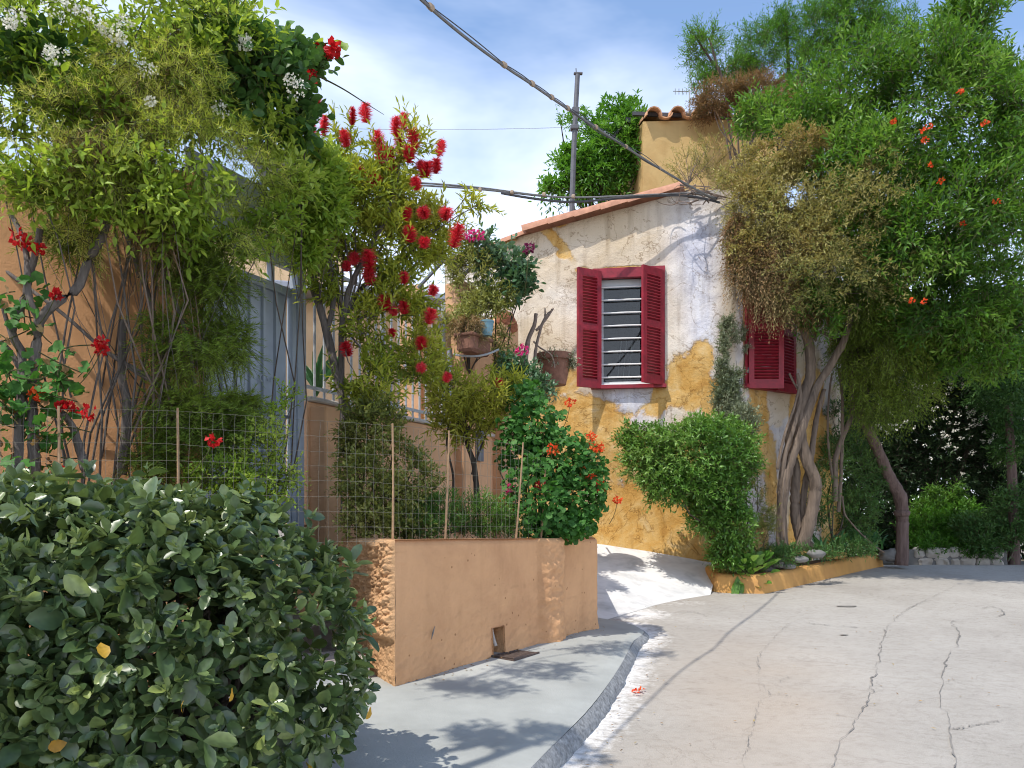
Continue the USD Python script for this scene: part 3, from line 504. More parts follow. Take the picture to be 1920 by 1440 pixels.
# roof: rake of barrel tiles along the sloping top of the facade, field of tiles behind
def arch_tile(c, along, side, L, r, th=.018, lift=.02):
    th_ = np.linspace(0, np.pi, 7); up = np.cross(side, along); up = up if up[2] > 0 else -up
    V = []
    for s in (0, 1):
        rr = r * (1 - .12 * s)
        for q in (rr, rr - th): V += [c + along * L * s + side * q * np.cos(a) + up * (q * np.sin(a) + lift * s) for a in th_]
    V = np.array(V); F_ = []
    for k in range(6):
        F_ += [[k, k + 1, 15 + k, 14 + k], [7 + k, 21 + k, 22 + k, 8 + k], [k, 7 + k, 8 + k, k + 1], [14 + k, 15 + k, 22 + k, 21 + k]]
    F_ += [[0, 14, 21, 7], [6, 13, 27, 20]]
    return V, np.array(F_)
def quadify(m): v, f = m; return v, np.vstack([f[:, [0, 1, 2]], f[:, [0, 2, 3]]])
xs_ = np.linspace(-.95, 2.42, 10)
for k in range(9):
    s0, s1 = s_front(xs_[k]), s_front(xs_[k + 1]); big = xs_[k] > -.2
    p0 = np.array([*(plan_at(s0) + fn * (.06 if big else .01)), wall_top(np.array(s0)) + (.0 if big else -.03)]); p1 = np.array([*(plan_at(s1) + fn * (.06 if big else .01)), wall_top(np.array(s1)) + (.0 if big else -.03)])
    al = nrm(p1 - p0)
    put(HOUSE, 'roof_tile', quadify(arch_tile(p0, al, np.array([-fn[0], -fn[1], 0]), np.linalg.norm(p1 - p0) + .06, .13 if big else .09)), 'terracotta', smooth=40)
rt = MB()
for i in range(12):
    for k in range(9):
        s0, s1 = s_front(xs_[k]), s_front(xs_[k + 1]); q0 = plan_at(s0) - fn * (.28 + .25 * i); q1 = plan_at(s1) - fn * (.28 + .25 * i)
        p0 = np.array([*q0, wall_top(np.array(s0)) - .04]); p1 = np.array([*q1, wall_top(np.array(s1)) - .04])
        rt.add(arch_tile(p0, nrm(p1 - p0), np.array([-fn[0], -fn[1], 0]), np.linalg.norm(p1 - p0) + .05, .14))
put(HOUSE, 'roof', rt.get(False), 'terracotta', smooth=40, kind='stuff')
rc = plan_at(np.array([s_front(2.4), arc[1], arc[3], arc[4], arc[-1]])); top = np.vstack([np.column_stack([rc, np.full(5, 6.33)]), [[1.6, 15.4, 6.33]]])
put(HOUSE, 'roof_slab', trimesh.convex.convex_hull(np.vstack([top - [0, 0, .12], top])), 'pale_wall')
# white apron ramp between planter and kerbed bed
nx_, ny_ = 40, 26; front = np.array([on_road(1105, 1172), on_road(1180, 1150), on_road(1250, 1130), on_road(1332, 1116)]); front = smooth_line(front, nx_)
backx = np.linspace(.3, 2.92, nx_); back = plan_at(s_front(backx)) + fn * .02; bz = wall_base(s_front(backx)) + .125
rvv = []
for j in range(ny_):
    u = j / (ny_ - 1); q = front * (1 - u) + back * u; z0 = gz(front[:, 0], front[:, 1]) + .003; z = z0 + (bz - z0) * (u ** 1.15) + .014 * (meshkit.fbm(np.column_stack([q * 1.6, 0 * q[:, 0]]), 3, 5) - .5) * min(1, 6 * u)
    rvv.append(np.column_stack([q, z]))
rvv = np.vstack(rvv); ii, jj = np.meshgrid(np.arange(ny_ - 1), np.arange(nx_ - 1), indexing='ij'); a_ = ii * nx_ + jj; q_ = np.stack([a_, a_ + 1, a_ + nx_ + 1, a_ + nx_], -1).reshape(-1, 4)
put(None, 'ramp', (rvv, np.vstack([q_[:, [0, 1, 2]], q_[:, [0, 2, 3]]])), 'white_paint', smooth=True, kind='structure')

# ------------------------------------------------------------------ upper building behind the roof
RB = thing('rear_building', (3.2, 14.0, 5.8), 'ochre upper storey with wavy clay tile eave above the house roof', 'building')
rb = np.array([[2.23, 13.6], [4.6, 13.9], [4.6, 17], [2.0, 17]]); rbz = [8.42, 8.62, 9.2, 9.0]
wv = np.vstack([np.column_stack([rb, np.full(4, 5.6)]), np.column_stack([rb, rbz])])
put(RB, 'wall', (wv, np.array([[0, 1, 5], [0, 5, 4], [1, 2, 6], [1, 6, 5], [3, 0, 4], [3, 4, 7], [2, 3, 7], [2, 7, 6]])), 'ochre_stucco')
for k in range(6):
    x = 2.3 + k * .41; c = np.array([x + .1, 13.48 + .125 * (x - 2.23), 8.47 + .085 * (x - 2.23) + .0])
    put(RB, 'roof_tile', quadify(arch_tile(c, nrm(np.array([-.08, 1, .19])), np.array([1.0, .126, .085]), 3.2, .14, .02, 0)), 'tile_orange', smooth=40)
    c2 = c + np.array([.205, .03, .06]); v, f = arch_tile(np.zeros(3), np.array([0, 1.0, 0]), np.array([1.0, 0, 0]), 3.2, .12, .02, 0)
    v[:, 2] *= -.8; v[:, 2] += .19 * v[:, 1]; put(RB, 'roof_tile', quadify((v + c2, f[:, ::-1])), 'tile_orange', smooth=40)
put(RB, 'roof_edge', bar([2.0, 13.7, 8.50], [-.6 + 2.2, 15.5, 8.5], .1, .08), 'cable_black')
put(RB, 'roof_edge', bar([2.05, 13.62, 8.56], [4.5, 13.9, 8.62], .05, .06), 'cable_black')

# ------------------------------------------------------------------ yard behind the boundary wall
G0, G1 = np.array([-2.36, 6.0]), np.array([-1.86, 7.05]); gdir = nrm(G1 - G0); gnor = np.array([gdir[1], -gdir[0]])
BW0, BW1 = G1 + gdir * .06, np.array([.04, 10.75]); bdir = nrm(BW1 - BW0); bnor = np.array([bdir[1], -bdir[0]])
LW0, LW1 = G0 - gdir * .06, np.array([-4.6, 5.05])
ter = np.array([[*G0, 1.58], [*BW1, 1.58], [-.95, 11.9, 1.58], [-7, 12.5, 1.58], [-7, 4.6, 1.58]])
put(None, 'terrace', (ter, np.array([[0, 1, 2], [0, 2, 3], [0, 3, 4]])), 'stone_grey', kind='structure')
YH = thing('yard_house', (-3.0, 11.9, 1.58), 'plain peach plastered house wall behind the railing of the yard', 'house')
yh = np.array([[-5.5, 10.4], [-.95, 11.75]]); put(YH, 'wall', box([-3.25, 11.35, 3.15], (4.75, .3, 3.15), math.atan2(1.35, 4.55)), 'yard_plaster')
put(YH, 'wall', box([-4.0, 11.2, 5.2], (3.2, .28, 1.15), math.atan2(1.35, 4.55)), 'yard_plaster')
put(YH, 'eave', box([-3.25, 11.15, 4.82], (4.9, .8, .10), math.atan2(1.35, 4.55), .02), 'galv_metal')
put(YH, 'pillar', box([-1.3, 10.3, 3.1], (.30, .3, 3.05), 0, .02), 'boundary_stucco')
def corrugated(name, c, ang, w, L, tilt, label):
    n = 61; u = np.linspace(-w / 2, w / 2, n); z = .018 * np.sin(u / .076 * 2 * np.pi)
    V = np.array([[a, s * L / 2, b + s * L / 2 * tilt + t] for t in (0, -.004) for s in (-1, 1) for a, b in zip(u, z)]); i = np.arange(n - 1)
    q = np.vstack([np.stack([i, i + 1, n + i + 1, n + i], 1), np.stack([2 * n + i, 3 * n + i, 3 * n + i + 1, 2 * n + i + 1], 1), np.stack([i, 2 * n + i, 2 * n + i + 1, i + 1], 1), np.stack([n + i, n + i + 1, 3 * n + i + 1, 3 * n + i], 1)])
    R = np.array([[math.cos(ang), -math.sin(ang), 0], [math.sin(ang), math.cos(ang), 0], [0, 0, 1]]); V = V @ R.T + c
    t = thing(name, c, label, 'awning'); put(t, 'sheet', (V, np.vstack([q[:, [0, 1, 2]], q[:, [0, 2, 3]]])), 'galv_metal', smooth=True)
    for s in (-.35, .35):
        e = R @ np.array([s * w, -L / 2 + .05, -L / 2 * tilt - .03]); g = R @ np.array([s * w, L / 2, -.32]); put(t, 'bracket', bar(np.array(c) + e, np.array(c) + g, .03), 'gate_dark')
corrugated('awning', P(548, 325, 7.2), math.atan2(gdir[1], gdir[0]) + .4, 1.1, .75, .25, 'grey corrugated metal awning above the gate, half hidden in vines')
corrugated('awning', P(835, 488, 9.6), math.atan2(bdir[1], bdir[0]) - .3, .6, .5, .3, 'small grey metal awning beside the peach pillar')

# left garden wall
LWT = thing('garden_wall', (-3.4, 5.6, .3), 'orange plastered garden wall behind the geranium at the left edge', 'wall')
lw = nrm(LW1 - LW0); ln_ = np.array([-lw[1], lw[0]]); m_ = (LW0 + LW1) / 2; put(LWT, 'wall', box([*(m_ - ln_ * .0), 2.15], (np.linalg.norm(LW1 - LW0), .22, 3.7), math.atan2(lw[1], lw[0]), .015), 'garden_wall')
put(LWT, 'pillar', box([*(LW0 + lw * .1), 2.2], (.36, .32, 3.9), math.atan2(lw[1], lw[0]), .02), 'garden_wall')

# gate
GT = thing('gate', (*((G0 + G1) / 2), 1.58), 'blue grey sheet metal gate with vertical ribs under the vines', 'gate')
def g_at(s, out, z): q = G0 + gdir * s + gnor * out; return np.array([q[0], q[1], z])
gl = np.linalg.norm(G1 - G0); GTZ = 3.98
for s in (.03, gl - .05): put(GT, 'post', bar(g_at(s, 0, 1.2), g_at(s, 0, 4.0), .085, .085, up=(gnor[0], gnor[1], 0)), 'gate_metal')
put(GT, 'post', bar(g_at(gl - .135, .012, 1.5), g_at(gl - .135, .012, 3.62), .05, .06, up=(gnor[0], gnor[1], 0)), 'gate_metal')
put(GT, 'lintel', bar(g_at(.07, 0, 3.86), g_at(gl - .09, 0, 3.86), .06, .16), 'gate_metal'); put(GT, 'rail', bar(g_at(.07, .004, 3.58), g_at(gl - .165, .004, 3.58), .05, .07), 'gate_metal'); put(GT, 'rail', bar(g_at(.07, .006, 1.66), g_at(gl - .165, .006, 1.66), .05, .10), 'gate_metal')
put(GT, 'transom_bar', bar(g_at(gl - .38, .0, 3.62), g_at(gl - .38, .0, 3.78), .04, .05, up=(gnor[0], gnor[1], 0)), 'gate_metal')
np_ = 6
for k in range(np_):
    a, b = .09 + (gl - .27) * k / np_, .09 + (gl - .27) * (k + 1) / np_
    put(GT, 'panel', bar(g_at((a + b) / 2, -.012, 1.71), g_at((a + b) / 2, -.012, 3.545), b - a - .008, .006, up=(gnor[0], gnor[1], 0)), 'gate_metal')
    if k: put(GT, 'rib', bar(g_at(a, .008, 1.71), g_at(a, .008, 3.545), .022, .03, up=(gnor[0], gnor[1], 0)), 'gate_metal')
for zc in (2.78, 2.45):
    sc = MB()
    for sg in (-1, 1):
        th = np.linspace(0, 4.6, 14); rr = .06 * (1 - th / 6.2); sc.add(tube([g_at(gl - .42 + sg * (.02 + .055 - rr[i] * math.cos(th[i])), .02, zc + rr[i] * math.sin(th[i])) for i in range(14)], .006, 5, 20))
    put(GT, 'scroll', sc.get(False), 'gate_metal')
put(GT, 'sheet', bar(g_at(-.1, -.02, 4.17), g_at(gl + .02, -.02, 4.17), .012, .44), 'galv_metal')
put(GT, 'handle', tube([g_at(gl - .22, .02, 2.5), g_at(gl - .22, .07, 2.5), g_at(gl - .30, .07, 2.5)], .011, 6, 8), 'gate_dark')

# low boundary wall with railing, pillars
BWT = thing('boundary_wall', (*((BW0 + BW1) / 2), 1.3), 'low tan boundary wall with pale coping running from the gate to the house', 'wall')
bl_ = np.linalg.norm(BW1 - BW0); ba = math.atan2(bdir[1], bdir[0])
def b_at(s, out, z): q = BW0 + bdir * s + bnor * out; return np.array([q[0], q[1], z])
put(BWT, 'wall', box(b_at(bl_ / 2, -.08, 1.75), (bl_, .22, 1.86), ba, .01), 'boundary_stucco')
put(BWT, 'coping', box(b_at(bl_ / 2, -.08, 2.70), (bl_, .29, .045), ba, .012), 'pale_wall')
put(BWT, 'pillar', box(b_at(.20, .06, 1.68), (.36, .30, 1.90), ba, .012), 'boundary_stucco')
ck = smooth_line([b_at(.22, .212, 2.6), b_at(.21, .212, 2.2), b_at(.235, .212, 1.9), b_at(.22, .212, 1.55)], 20); put(BWT, 'crack', tube(ck, [.004, .009, .006, .010, .003], 4, 20), 'crack_dark')
put(BWT, 'pillar', box(b_at(2.62, .03, 2.95), (.26, .28, 2.9), ba, .02), 'boundary_stucco')
pm = box(b_at(3.62, .05, 2.62), (.40, .34, 3.2), ba, .06); put(BWT, 'pillar', pm, 'boundary_stucco')
tm = trimesh.creation.icosphere(3, 1.0); tm.vertices *= [.16, .16, .16]; tm.vertices += (meshkit.fbm(tm.vertices * 14, 3, 2) - .5)[:, None] * tm.vertices * .5; tm.apply_translation(b_at(3.58, .12, 4.14)); put(BWT, 'broken_brick', tm, 'brick_red', smooth=True)
put(BWT, 'wall', box(b_at(3.1, -.06, 3.2), (.75, .2, 1.1), ba, .02), 'boundary_stucco')
put(BWT, 'opening', box(b_at(3.02, .06, 2.75), (.14, .05, .8), ba), 'gate_dark')
RL = thing('railing', b_at(1.3, -.08, 2.72), 'grey iron railing of upright bars on the low tan wall', 'railing')
for z in (2.83, 3.95): put(RL, 'rail', bar(b_at(.05, -.08, z), b_at(2.48, -.08, z), .03, .03), 'rail_metal')
for k in range(19): s = .08 + k * .132; put(RL, 'bar', tube([b_at(s, -.08, 2.72), b_at(s, -.08, 4.08)], .013, 6, 2), 'rail_metal')
for s in (.04, 1.25, 2.42): put(RL, 'post', bar(b_at(s, -.08, 2.72), b_at(s, -.08, 4.15), .05, .05, up=(1, 0, 0)), 'rail_metal')
for k in range(4):
    s = 1.62 + k * .17; th = np.linspace(0, 5.2, 14); rr = .075 * (1 - th / 7); put(RL, 'scroll', tube([b_at(s + rr[i] * math.cos(th[i]), -.06, 3.3 + rr[i] * math.sin(th[i])) for i in range(14)], .008, 5, 20), 'rail_metal')
put(RL, 'drain_pipe', tube([b_at(2.35, .05, 2.75), b_at(2.35, .05, 3.6)], .03, 8, 2), 'galv_metal')

# ------------------------------------------------------------------ planter
PT = thing('planter', (0.0, 6.8, .4), 'raised tan plastered planter wall beside the grey pavement', 'planter')
def ztop(t): return 1.485 + (1.454 - 1.485) * t
def zbot(t): return np.interp(t, [0, .25, .5, .75, 1], [.30, .36, .42, .45, .47])
fold = lambda t: .060 * np.exp(-((t - .68) / .05) ** 2) + .05 * np.clip(t - .7, 0, 1) * 0
an = nrm(np.array([AB[1], -AB[0]]))
ts = np.linspace(0, 1, 260); us = np.linspace(0, 1, 96)
hole_t, hole_u = (.375, .43), (.0, .35)
def front_pts():
    T_, U = np.meshgrid(ts, us); Z = zbot(T_) + (ztop(T_) - zbot(T_)) * U
    V = np.concatenate([(A + T_[..., None] * AB), Z[..., None]], -1)
    d = .022 * (meshkit.fbm(V * 2.0, 3, 1) - .5) + .010 * (meshkit.fbm(V * 9, 3, 3) - .5) + fold(T_) * (.6 + .8 * meshkit.fbm(V * 5, 3, 8)) + .06 * np.clip((.30 - U) / .30, 0, 1) ** 2 * (.3 + meshkit.fbm(V * 4, 2, 2)) + .03 * np.clip((.35 - U) / .35, 0, 1) * (meshkit.fbm(V * 22, 2, 9) - .5)
    bandw = np.clip((T_ - .60) / .03, 0, 1) * np.clip((.755 - T_) / .05, 0, 1)
    d = d + bandw * (.035 + .05 * (meshkit.fbm(V * 13, 3, 14) - .5)) + .016 * (meshkit.noise(V * 30, 17) - .5) * np.clip(bandw + .35 + (.4 - U), 0, 1) - .03 * np.clip((U - .965) / .035, 0, 1) ** 2
    d = d + .11 * np.clip((T_ - .955) / .045, 0, 1) ** 2 * -1
    V[..., :2] += an * d[..., None]; return V
V = front_pts(); n = len(ts); i, j = np.meshgrid(np.arange(95), np.arange(n - 1), indexing='ij'); tm_ = (ts[:-1] + ts[1:]) / 2; um = (us[:-1] + us[1:]) / 2
hole = (um < hole_u[1])[:, None] & ((tm_ > hole_t[0]) & (tm_ < hole_t[1]))[None]
a_ = (i * n + j)[~hole]; q_ = np.stack([a_, a_ + 1, a_ + n + 1, a_ + n], -1)
put(PT, 'wall', (V.reshape(-1, 3), np.vstack([q_[:, [0, 1, 2]], q_[:, [0, 2, 3]]])), 'planter_stucco', smooth=True)
# rough left return
sl = np.linalg.norm(Epl - A); SL = np.linspace(0, 1, 150); US = np.linspace(0, 1, 230); T_, U = np.meshgrid(SL, US); ed = nrm(A - Epl); en = np.array([ed[1], -ed[0]])
Z = .28 + (1.485 - .28) * U; V2 = np.concatenate([Epl + T_[..., None] * (A - Epl), Z[..., None]], -1)
prof = .045 * (U > .42) * np.clip((U - .42) / .04, 0, 1) + .01
amp = np.clip(prof / .055, .35, 1)
d = prof + amp * (.050 * (meshkit.fbm(V2 * 9, 2, 4) - .5) + .060 * (meshkit.fbm(V2 * 34, 2, 6) - .5) + .022 * (meshkit.noise(V2 * 75, 9) - .5)); d = d * np.clip((1 - T_) / .06, 0, 1) ** .5 * np.clip((1 - U) / .02, 0, 1) ** .5
V2[..., :2] += en * d[..., None]; n2 = 150; i, j = np.meshgrid(np.arange(229), np.arange(149), indexing='ij'); a_ = (i * n2 + j).ravel(); q_ = np.stack([a_, a_ + 1, a_ + n2 + 1, a_ + n2], -1)
put(PT, 'rough_return', (V2.reshape(-1, 3), np.vstack([q_[:, [0, 1, 2]], q_[:, [0, 2, 3]]])), 'planter_rough', smooth=True)
# rim, inner faces and far return
def off(p, nn, k): return p - nn * k
top_o = [Epl, A, A + AB * .955, B - an * .11, C]; th = .14
en2 = nrm(np.array([C[1] - B[1], -(C[0] - B[0])]))
top_i = [Epl - en * th, A - (an + en) * th * .75, A + AB * .94 - an * th, B - (an + en2) * th - an * .06, C - en2 * th]
rim = MB(); to = np.array([[*q, 1.4865 if k < 2 else 1.455] for k, q in enumerate(top_o)]); ti = np.array([[*q, 1.4865 if k < 2 else 1.455] for k, q in enumerate(top_i)])
for k in range(4):
    rim.add((np.array([to[k], to[k + 1], ti[k + 1], ti[k]]), np.array([[0, 1, 2, 3]]))); rim.add((np.array([ti[k], ti[k + 1], ti[k + 1] - [0, 0, .3], ti[k] - [0, 0, .3]]), np.array([[0, 1, 2, 3]])))
rim.add((np.array([to[3], to[4], to[4] - [0, 0, 1.2], to[3] - [0, 0, 1.1]]), np.array([[0, 3, 2, 1]])))
put(PT, 'rim', rim.get(False), 'planter_stucco')
so = np.array([[*Epl, 1.40], [*A, 1.40], [*(B - an * .1), 1.38], [*C, 1.38], [*BW1, 1.38], [*G0, 1.40]])
put(None, 'soil', (so, np.array([[0, 1, 2], [0, 2, 3], [0, 3, 4], [0, 4, 5]])), 'soil', kind='structure')
# weep hole with pipe stub
ho = MB(); tb = (hole_t[0], hole_t[1])
for t_ in tb:
    p0 = A + AB * t_; z0, z1 = float(zbot(t_)), float(zbot(t_) + (ztop(t_) - zbot(t_)) * hole_u[1])
    ho.add((np.array([[*(p0 + an * .03), z0], [*(p0 - an * .22), z0], [*(p0 - an * .22), z1], [*(p0 + an * .012), z1]]), np.array([[0, 1, 2, 3]])))
pa, pb = A + AB * tb[0], A + AB * tb[1]; zz = float(zbot(.4)); z1 = zz + (1.47 - zz) * hole_u[1]
ho.add((np.array([[*(pa - an * .22), zz], [*(pb - an * .22), zz], [*(pb - an * .22), z1], [*(pa - an * .22), z1]]), np.array([[0, 1, 2, 3]]))); ho.add((np.array([[*(pa + an * .02), z1], [*(pb + an * .02), z1], [*(pb - an * .22), z1], [*(pa - an * .22), z1]]), np.array([[0, 1, 2, 3]])))
put(PT, 'drain_hole', ho.get(False), 'planter_rough')
pm_ = A + AB * .395; put(PT, 'pipe', tube([[*(pm_ - an * .05), z1 + .02], [*(pm_ - an * .03), z1 - .07], [*(pm_ - an * .0), z1 - .15]], .014, 8, 8), 'pale_wall')
cr = [A + AB * t_ + an * .017 for t_ in (.135, .128, .122)]; put(PT, 'crack', tube([[*cr[0], .86], [*cr[1], .82], [*cr[2], .77]], [.002, .007, .002], 5, 8), 'crack_dark')
# iron grate set in the pavement
gc = A + AB * .43 + an * .12; DG = thing('drain_grate', (*gc, gz(*gc) + .14), 'small dark iron drain grate in the pavement below the wall opening', 'drain grate')
from scipy.spatial import cKDTree
gang = math.atan2(AB[1], AB[0]); pk = cKDTree(pv[:, :2]); gzc = float(pv[pk.query(gc)[1], 2]) + .004
put(DG, 'frame', box([*gc, gzc - .014], (.36, .22, .012), gang), 'iron_rust')
for k in range(7):
    q = gc + nrm(AB) * (-.15 + .05 * k); put(DG, 'bar', box([*q, gzc], (.018, .20, .014), gang, .003), 'iron_rust')
for k in (-1, 1): put(DG, 'edge', box([*(gc + an * .105 * k), gzc], (.36, .016, .016), gang, .003), 'iron_rust')
# left planter that carries the fence behind the hedge
LP0, LP1 = np.array([-1.55, 5.30]), np.array([-4.6, 4.25]); lpd = nrm(LP1 - LP0)
LP = thing('low_wall', (-2.8, 4.8, .3), 'low tan wall carrying the wire fence behind the dark hedge', 'wall'); put(LP, 'wall', box([*((LP0 + LP1) / 2), .86], (np.linalg.norm(LP1 - LP0), .14, 1.28), math.atan2(lpd[1], lpd[0]), .01), 'planter_stucco')
put(LP, 'earth', (np.array([[*LP0, 1.38], [*LP1, 1.38], [*LW1, 1.38], [*LW0, 1.38]]), np.array([[0, 2, 1], [0, 3, 2]])), 'soil')
# white plastered step in front of the rough return
WS = thing('step', (-1.25, 5.6, .35), 'white plastered step at the foot of the rough planter end', 'step')
wsa, wsb = PXY(694, 5.62), np.array([-2.0, 5.0]); wd = nrm(wsb - wsa); put(WS, 'riser', box([*((wsa + wsb) / 2 + np.array([-wd[1], wd[0]]) * -.2), .49], (np.linalg.norm(wsb - wsa), .42, .28), math.atan2(wd[1], wd[0]), .015), 'white_paint')
put(WS, 'tread', box([*((wsa + wsb) / 2 + np.array([-wd[1], wd[0]]) * -.2), .641], (np.linalg.norm(wsb - wsa) + .02, .45, .022), math.atan2(wd[1], wd[0]), .005), 'pale_wall')

# ------------------------------------------------------------------ wire fence
WF = thing('wire_fence', (-.5, 5.6, 1.48), 'square mesh wire fence on thin stakes along the planter top', 'fence')
fp = [np.array([*PXY(-40, 4.72)]), PXY(110, 4.8), PXY(333, 4.95), PXY(560, 5.2), PXY(736, 5.47)] + [A + AB * t_ - an * .05 for t_ in (.198, .51, .643, .77, .93)]
lean = [(0, 0), (.0, 0), (0, 0), (0, 0), (0, 0), (.035, 0), (.07, .02), (.05, 0), (.01, 0), (.02, 0)]
ftop = [2.28, 2.28, 2.29, 2.27, 2.26, 2.26, 2.25, 2.14, 2.1, 1.9]
for k in range(len(fp)):
    if k in (0, 3, 9): continue
    b_ = np.array([*fp[k], 1.36]); e_ = np.array([fp[k][0] + lean[k][0], fp[k][1] + lean[k][1], ftop[k] + .02]); put(WF, 'stake', tube([b_, (b_ + e_) / 2 + [.004, 0, 0], e_], [.0095, .008, .007], 6, 6), 'stake_wood')
fr_ = np.random.default_rng(5)
for k in range(len(fp) - 1):
    a, b = fp[k], fp[k + 1]; L = np.linalg.norm(b - a); m = MB(); nv = max(2, int(L / .062)); w = .0009
    for i in range(nv):
        q = a + (b - a) * i / nv + fr_.normal(0, .003, 2); tt = ftop[k] + (ftop[k + 1] - ftop[k]) * i / nv; m.add(tube([[*q, 1.44], [*(q + fr_.normal(0, .006, 2)), (1.44 + tt) / 2], [*(q + fr_.normal(0, .006, 2)), tt]], w, 4, 4))
    for z in np.linspace(0, 1, 9):
        za, zb_ = 1.47 + (ftop[k] - 1.47) * z, 1.47 + (ftop[k + 1] - 1.47) * z; m.add(tube([[*a, za], [*((a + b) / 2), (za + zb_) / 2 + fr_.normal(0, .008)], [*b, zb_]], w, 4, 5))
    put(WF, 'mesh_panel', m.get(False), 'wire_metal')

# ------------------------------------------------------------------ cables, pole, antenna
CB = thing('overhead_cable', P(950, 125, 5.6), 'thick bundled overhead cable with tan clips crossing the sky to the house corner', 'cable')
c1 = [np.array([-1.6, 1.5, 4.35]), np.array([-1.17, 2.67, 4.2]), P(785, -5, 4.2), P(860, 60, 4.6), P(950, 127, 5.1), P(1000, 160, 5.4), P(1070, 208, 6.1), P(1180, 280, 7.3), P(1260, 330, 8.8), P(1342, 374, 11.2)]
put(CB, 'cable', tube(c1, [.009, .009, .009, .009, .0095, .010, .011, .012, .014, .014], 8, 90), 'cable_grey')
q1 = smooth_line(c1, 90); lift = np.zeros(90); fr2 = np.random.default_rng(3)
clips = [800, 950, 998, 1030, 1066, 1120, 1175, 1235]; pxl = 960 + q1[:, 0] / q1[:, 1] * F; ci = [int(np.argmin(np.abs(pxl[15:] - c)) + 15) for c in clips]
mw = q1 + np.array([0, 0, .012])
for a, b in zip([10] + ci[:-1], ci): k = np.arange(a, b + 1); mw[k, 2] += .035 * np.sin(np.pi * (k - a) / max(b - a, 1)) * min(1, (b - a) / 14)
put(CB, 'wire', tube(mw, .0035, 5, 90), 'cable_black')
put(CB, 'wire', tube(q1[40:] + np.stack([.010 * np.sin(np.arange(50) * .7), 0 * np.arange(50), -.008 + .010 * np.cos(np.arange(50) * .5)], 1), .0045, 5, 50), 'cable_black')
for i in ci: t = nrm(q1[i + 1] - q1[i - 1]); put(CB, 'clip', tube([q1[i] - t * .018 + [0, 0, .006], q1[i] + t * .018 + [0, 0, .006]], .018, 7, 2), 'clip_tan')
C2 = thing('overhead_cable', P(1000, 360, 10.8), 'twin thin cables running from behind the bottlebrush along the roof tiles to the house corner', 'cable')
for k, dz in enumerate((0, .035)):
    put(C2, 'cable', tube([P(560, 338 - 8 * k, 9.6), P(760, 346 - 5 * k, 10.2), P(900, 355 - 3 * k, 10.6), P(1060, 370, 11.0), P(1200, 366, 11.15), P(1300, 362, 11.2), P(1345, 372, 11.2)], .012, 6, 40), 'cable_grey')
put(C2, 'cable', tube([P(940, 362, 10.7), P(1050, 378, 11.0), P(1160, 372, 11.15), P(1270, 366, 11.2), P(1350, 380, 11.2)], .016, 6, 30), 'cable_black')
for px_ in (900, 960, 1020, 1075): put(C2, 'clip', box(P(px_, 356 + (px_ - 900) * .07, 10.6 + (px_ - 900) * .0022), (.05, .05, .05), 0, .012), 'clip_tan')
tg = MB(); r = np.random.default_rng(8)
for k in range(26): a = P(r.uniform(1270, 1350), r.uniform(345, 385), 11.2 + r.normal(0, .05)); tg.add(tube([a, a + r.normal(0, .10, 3) * [1.5, .5, .6], a + r.normal(0, .16, 3) * [1.6, .5, .5]], [.010, .006, .003], 5, 8))
put(C2, 'tangle', tg.get(False), 'twig_dry', kind='stuff')
PO = thing('pole', P(1073, 370, 12.7), 'dark steel pole rising above the roof in front of the bright green tree', 'pole')
put(PO, 'shaft', tube([P(1070, 520, 12.7), P(1073, 370, 12.7), P(1083, 140, 12.7)], [.042, .042, .038], 8, 8), 'pole_steel'); put(PO, 'cap', box(P(1084, 138, 12.7), (.14, .06, .03), 0, .008), 'pole_steel'); put(PO, 'spike', tube([P(1081, 140, 12.7), P(1080, 128, 12.7)], .008, 5, 2), 'pole_steel')
put(PO, 'clamp', box(P(1077, 240, 12.7), (.13, .12, .07), 0, .01), 'pole_steel'); put(PO, 'clamp', box(P(1079, 208, 12.7), (.11, .11, .09), 0, .01), 'pole_steel')
AN = thing('antenna', P(1293, 205, 19), 'thin television antenna against the pale sky behind the upper roof', 'antenna')
put(AN, 'mast', tube([P(1293, 260, 19), P(1293, 168, 19)], .018, 5, 2), 'rail_metal'); put(AN, 'boom', tube([P(1262, 171, 19), P(1297, 172, 19)], .012, 5, 2), 'rail_metal')
for k in range(4): put(AN, 'element', tube([P(1266 + 7 * k, 166, 18.8), P(1266 + 7 * k, 177, 19.2)], .008, 4, 2), 'rail_metal')
FW = thing('thin_wire', P(900, 241, 30), 'single hair thin wire crossing the white cloud behind the bottlebrush', 'wire'); put(FW, 'strand', tube([P(500, 236, 30), P(800, 243, 30), P(1180, 234, 30)], .011, 4, 12), 'rail_metal')

